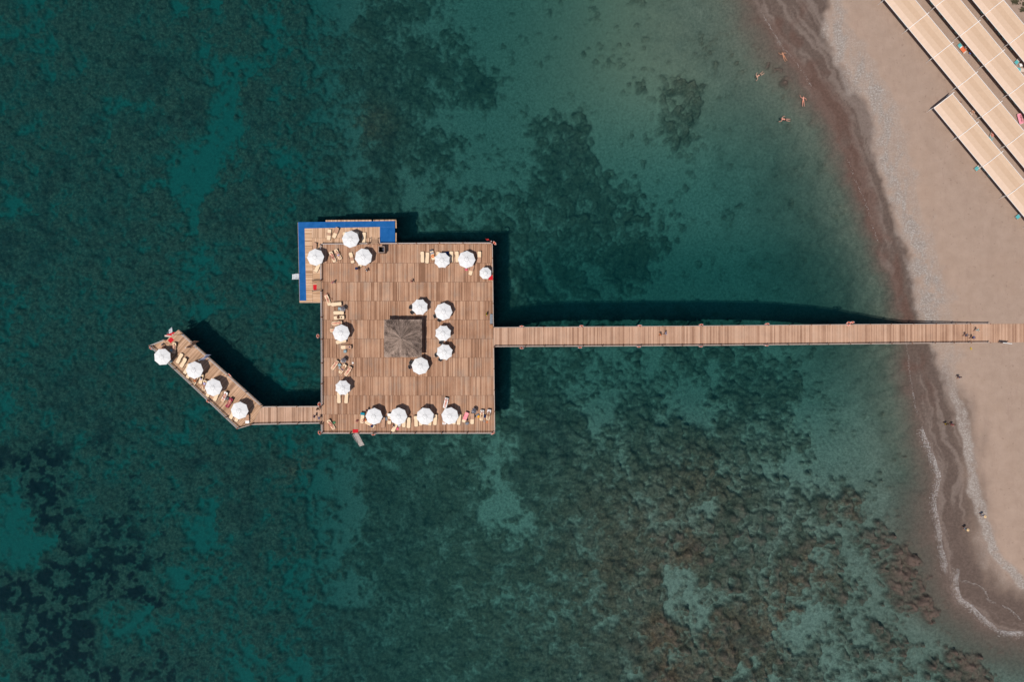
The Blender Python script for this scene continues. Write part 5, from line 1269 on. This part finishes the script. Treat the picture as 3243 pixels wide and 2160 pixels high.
def flops(r, zx, zy, an, label, m, z=DZ):
    p = PZ(r, zx, zy, z); t = thing('flip_flops', label, 'sandals', (p.x, p.y, z + .004), R(an), 'pairs of flip-flops')
    s = MB().prism(rounded(-.15, .15, .055, .05, 4), 0, .02).mesh('sole'); st = MB().tube([(-.02, -.05, .02), (.07, 0, .05), (-.02, .05, .02)], .01, 5).mesh('strap')
    for y in (-.09, .09): q = link(s, 'sole', m, t); q.location = (y * .5, y, 0); w = link(st, 'strap', m, q)
flops('K', 1700, 486, 70, 'yellow flip-flops on the sand below the pier', CL['yellow'], 1.5)
flops('C', 517, 368, 60, 'dark red flip-flops right of the topmost sunbather by the left railing', CL['brown'])
flops('Y', 1775, 1045, 40, 'grey flip-flops at the foot of the two right-hand sunbathers', CL['grey'])
flops('Y', 1890, 1080, 20, 'tan flip-flops at the foot of the lounger nearest the right deck edge', CL['orange'])
p = PZ('U', 1098, 505, DZ); q = MB().lathe([(.05, 0), (.10, .05), (.15, .05), (.19, 0)], n=16).build('cloth_ring', T_white, None, True); q.location = (p.x, p.y, DZ + .005); tag(q, 'small white coiled cloth above the third jetty parasol', 'cloth')
# ================================================================== beach shade canopies
M_shade = mat('sand_coloured_shade_cloth', (.61, .43, .305), .9, .03, 3); M_wbeam = mat('white_beam', (.82, .78, .74), .6, .04, 8)
M_lit_bands = [mat('shade_cloth_lit_tone', (.685, .50, .375), .9, .04, 2), mat('shade_cloth_dim_tone', (.575, .395, .27), .9, .04, 2), mat('shade_cloth_mid_tone', (.63, .445, .31), .9, .04, 2)]  # lengthwise tones put the curved cloth's light and shade into its colour
GZB = 1.52; CH = GZB + 2.35
def shade_row(label, lefts, rights, over, first_end=False):
    """lefts / rights: photo pixels of every beam's ends along the low (left) and the high edge"""
    A = [P(*a, CH) for a in lefts]; B = [P(*b, CH) for b in rights]
    t = thing('shade_canopy', label, 'canopy', (A[0].x, A[0].y, GZB), group='rows of beach shade canopies'); o = Vector((A[0].x, A[0].y, 0))
    for i in range(len(A) - 1):
        n = 12; k = 6; vs = []; fs = []
        a0, a1, b0, b1 = A[i] - o, A[i + 1] - o, B[i] - o, B[i + 1] - o
        for u in range(k + 1):
            l = a0.lerp(a1, u / k); h = b0.lerp(b1, u / k)
            for v in range(n + 1):
                f = v / n; q = l.lerp(h, f)
                # bowed cloth, slopes steepened to band the light, sagging a little in each bay
                dz = float(np.interp(f, [0, .25, .5, .75, 1], [-.62, -.30, -.12, -.03, 0])) - .04 * math.sin(u / k * math.pi)
                vs.append((q.x, q.y, q.z - GZB + dz))
        for u in range(k):
            for v in range(n): w = u * (n + 1) + v; fs.append((w, w + n + 1, w + n + 2, w + 1))
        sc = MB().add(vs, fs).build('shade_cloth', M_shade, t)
        for m_ in M_lit_bands: sc.data.materials.append(m_)
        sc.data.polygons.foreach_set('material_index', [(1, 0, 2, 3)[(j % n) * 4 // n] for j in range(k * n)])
    up_ = Vector((0, 0, .05 - GZB))
    for i in range(len(A)):
        a, b = A[i] - o + up_, B[i] - o + up_; d = (b - a).normalized()
        e = b + d * over
        MB().bar(a - d * .05 + Vector((0, 0, -.50)), a.lerp(b, .35) + Vector((0, 0, -.07)), .10, .10).bar(a.lerp(b, .35) + Vector((0, 0, -.07)), e, .10, .10).build('cross_beam', M_wbeam, t)
        MB().box((e.x - d.x * .1, e.y - d.y * .1, (CH - GZB) / 2), (.10, .10, CH - GZB - .02)).build('post', M_wbeam, t)
        c = a.lerp(b, .06); MB().box((c.x, c.y, (CH - GZB) / 2 - .17), (.10, .10, CH - GZB - .36)).build('post', M_wbeam, t)
        s = a - d * .45
        MB().bar((a.x, a.y, 1.6), (s.x, s.y, .03), .03).build('brace', M_wbeam, t)
    e = MB(); e2 = MB()
    for i in range(len(A) - 1):
        a0, a1, b0, b1 = A[i] - o, A[i + 1] - o, B[i] - o, B[i + 1] - o
        e.bar((a0.x, a0.y, a0.z - GZB - .60), (a1.x, a1.y, a1.z - GZB - .60), .07, .07)
        e2.bar((b0.x, b0.y, b0.z - GZB + .04), (b1.x, b1.y, b1.z - GZB + .04), .07, .07)
    e.build('edge_rail', M_wbeam, t); e2.build('edge_rail', M_wbeam, t)
    return t
st = np.array([77.4, 93.4]); cr = np.array([52.5, -41.5])
def row(label, base, n0, n1): 
    l = [tuple(np.array(base) + st * i) for i in range(n0, n1 + 1)]; r_ = [tuple(np.array(q) + cr) for q in l]; return shade_row(label, l, r_, .42)
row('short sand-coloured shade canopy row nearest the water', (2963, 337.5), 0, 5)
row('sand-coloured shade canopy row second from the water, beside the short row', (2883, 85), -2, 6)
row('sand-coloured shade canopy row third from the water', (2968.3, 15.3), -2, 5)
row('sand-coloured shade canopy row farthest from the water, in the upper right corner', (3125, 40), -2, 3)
# loungers under and beside the canopies
BG = 'teal sun loungers on the beach'
beds = [('L', 50, 280, 'under the second canopy row, nearest the top of the photo'), ('L', 150, 392, 'under the second canopy row, just above its first white beam'), ('L', 478, 765, 'under the second canopy row, second bay, upper one'),
        ('L', 572, 880, 'under the second canopy row, second bay, lower one'), ('L', 840, 1203, 'under the second canopy row, third bay'), ('L', 1122, 1538, 'under the second canopy row, fourth bay upper one'),
        ('L', 582, 32, 'under the third canopy row, topmost'), ('L', 727, 207, 'under the third canopy row, brightest of the upper bay'), ('L', 795, 287, 'under the third canopy row, just below the brightest'),
        ('L', 915, 435, 'under the third canopy row, upper of two before the white beam'), ('L', 985, 515, 'under the third canopy row, lower of two before the white beam'), ('L', 1295, 893, 'under the third canopy row, beside the sitting person'),
        ('L', 1365, 975, 'under the third canopy row, one below the sitting person'), ('L', 1512, 1145, 'under the third canopy row, in the bay below the cross beam'), ('L', 1795, 1492, 'under the third canopy row, near the edge of the photo'),
        ('L', 1410, 180, 'under the farthest canopy row, topmost'), ('L', 1505, 288, 'under the farthest canopy row, second from the top'), ('L', 1645, 458, 'under the farthest canopy row, third from the top'),
        ('L', 1703, 533, 'under the farthest canopy row, fourth from the top'), ('L', 1775, 620, 'under the farthest canopy row, fifth from the top'), ('L', 1905, 785, 'under the farthest canopy row, lowest in view'),
        ('M', 735, 215, 'under the second canopy row, fourth bay lower one'), ('M', 812, 320, 'under the second canopy row, above the dark bag'), ('M', 1163, 755, 'under the second canopy row, beside the sunbather on the sand'),
        ('M', 1695, 250, 'under the third canopy row, above the lowest beam'), ('M', 1825, 405, 'under the third canopy row, below the lowest beam'), ('M', 1925, 515, 'under the third canopy row, near the pink towel'),
        ('N', 1115, 525, 'under the short canopy row, upper of two in shade'), ('N', 1212, 645, 'under the short canopy row, lower of two in shade')]
cang = math.degrees(math.atan2(41.5, 52.5))
for r, zx, zy, lab in beds:
    c = np.array(Z(r, zx, zy)) + cr / np.hypot(*cr) * 11
    p = P(*c, GZB + .4); t = thing('beach_lounger', 'teal lounger ' + lab, 'sun lounger', (p.x, p.y, GZB), R(cang + 180 + random.uniform(-4, 4)), BG)
    link(LM['mattressf'], 'mattress', M_teal, t, own=True); link(LM['framef'], 'frame', M_wframe, t, own=True)
    for x in (-.8, .78):
        for y in (-.29, .29): q = link(LM['leg'], 'leg', M_wframe, t, own=True); q.location = (x, y, 0)
def sunny(r, zx, zy, an, label, half=True, m=None):
    t = lounger(r, zx, zy, an, 'f', label, GZB, m or M_wframe, M_wframe, 'beach_lounger', BG, arms=False)
    if half:
        q = link(strip_mesh('headrest_pad', 'f', .25, .95, .31, .03, .03, .05, 8), 'headrest_pad', M_teal, t)
    return t
o1 = sunny('L', 1068, 792, 128, 'teal headed lounger in full sun with an orange towel between second and third canopy rows')
towel(o1, 'f', -.75, .15, T_orange, 'orange towel on the sunny lounger between the canopy rows', .36)
towel(o1, 'f', .18, .36, T_white, 'white folded towel above the orange towel on the sunny beach lounger', .2)
sunny('L', 2010, 985, 225, 'teal headed lounger beside the white table, upper of two at the right photo edge')
sunny('L', 2060, 1150, 172, 'teal headed lounger beside the white table, lower of two at the right photo edge')
lt = sunny('M', 1010, 690, 217, 'sand coloured lounger with a sunbather sticking out of the second canopy row', False)
person(lt.location + Vector((0, 0, .03)), math.degrees(lt.rotation_euler[2]), 'proa_f', 'sunbather on the sand coloured lounger between the first two canopy rows', 1, 'brown', (('bottom', 'brown'),), None, False, 1, LYG)
lt2 = sunny('M', 1392, 1232, 252, 'teal headed lounger with a sunbather beside the second canopy row, lower down')
person(lt2.location + Vector((0, 0, .03)), math.degrees(lt2.rotation_euler[2]) + 180, 'lie_f', 'sunbather on the teal headed lounger beside the second canopy row', 3, 'black', (('bottom', 'pink'), ('top', 'pink')), None, True, 1, LYG)
sunny('N', 1000, 480, cang + 180, 'bright teal lounger sticking out into the sun from the short canopy row')
sunny('N', 1815, 1440, cang + 180, 'grey towelled lounger sticking out of the short canopy row at the right photo edge', True, T_grey)
pk = sunny('M', 2015, 870, 105, 'lounger under the pink towel at the right photo edge', False)
pt = towel(pk, 'f', -.9, .9, mat('pink_towel', (.82, .30, .38), .95, .06, 8), 'pink beach towel with a line of dark lettering at the right photo edge', .40)
cu = bpy.data.curves.new('lettering', 'FONT'); cu.body = 'OIFNU'; cu.size = .42; cu.align_x = 'CENTER'; cu.align_y = 'CENTER'; cu.extrude = .004; cu.offset = .012
tmp = bpy.data.objects.new('lettering', cu); COL.objects.link(tmp)
lm = bpy.data.meshes.new_from_object(tmp.evaluated_get(bpy.context.evaluated_depsgraph_get())); bpy.data.objects.remove(tmp)
lo = link(lm, 'lettering', CL['brown'], pt); lo.location = (0, .12 * -1, .405); lo.rotation_euler = (0, 0, math.pi)
side_table('L', 2040, 1070, 10, 'small white table between the two teal loungers at the right photo edge', M_white, None, GZB)
up('L', 1200, 872, 40, 'crouch', 'person in black and pale blue sitting on the sand below the orange towel', 1, 'black', (('shirt', 'black'), ('shorts', 'blue')), group=BW, z=GZB, zc=.4)
up('L', 1120, 768, -60, 'sit', 'pale legged person at the canopy edge beside the orange towel', 0, 'grey', (('shirt', 'grey'), ('shorts', 'grey')), group=BW, z=GZB, zc=.6)
up('M', 690, 545, 130, 'crouch', 'person in white with black hair at the high edge of the short canopy row', 1, 'black', (('shirt', 'white'), ('shorts', 'white')), group=BW, z=GZB, zc=.6)
up('M', 1478, 1200, 200, 'crouch', 'person in black beside the lower sunbather at the second canopy row', 1, 'black', (('shirt', 'black'), ('shorts', 'white')), group=BW, z=GZB, zc=.5)
for r, zx, zy, lab in (('L', 745, 1095, 'dark bag in the shade of the second canopy row, third bay'), ('L', 1065, 615, 'dark bag in the shade of the third canopy row'), ('M', 868, 405, 'dark bag in the shade of the second canopy row, fourth bay'), ('L', 1733, 570, 'dark bag in the shade of the farthest canopy row')):
    p = PZ(r, zx, zy, GZB + .2); t = thing('beach_bag', lab, 'bag', (p.x, p.y, GZB), R(random.uniform(0, 90)), 'dark bags in the canopy shade')
    MB().lathe([(.20, 0), (.25, .15), (.22, .32), (.12, .38), (0, .39)], n=12).build('bag_body', CL['black'], t, True)
    MB().tube([(-.12, 0, .36), (-.08, 0, .52), (.08, 0, .52), (.12, 0, .36)], .015, 5).build('handle', CL['black'], t)
# dry scrub in the upper right corner
mb = MB()
for _ in range(420):
    k = random.choice(((1950, 30, 60, 28), (2065, 150, 40, 40), (1925, 15, 40, 20), (2085, 60, 25, 25)))
    zx, zy = random.gauss(k[0], k[2] * .6), random.gauss(k[1], k[3] * .6); p = PZ('L', zx, zy, GZB)
    a = random.random() * 6.3; l = random.uniform(.08, .22); z = random.uniform(.03, .16); d = Vector((math.cos(a), math.sin(a), .4)) * l; s = Vector((-math.sin(a), math.cos(a), 0)) * l * .35
    q = p + Vector((0, 0, z)); mb.add([q - d, q + s, q + d, q - s], [(0, 1, 2, 3)])
tag(mb.build('dry_scrub', mat('dry_scrub_leaf', (.075, .065, .035), .9, .4, 3)), 'dry olive scrub on the sand in the upper right corner', 'scrub', kind='stuff')
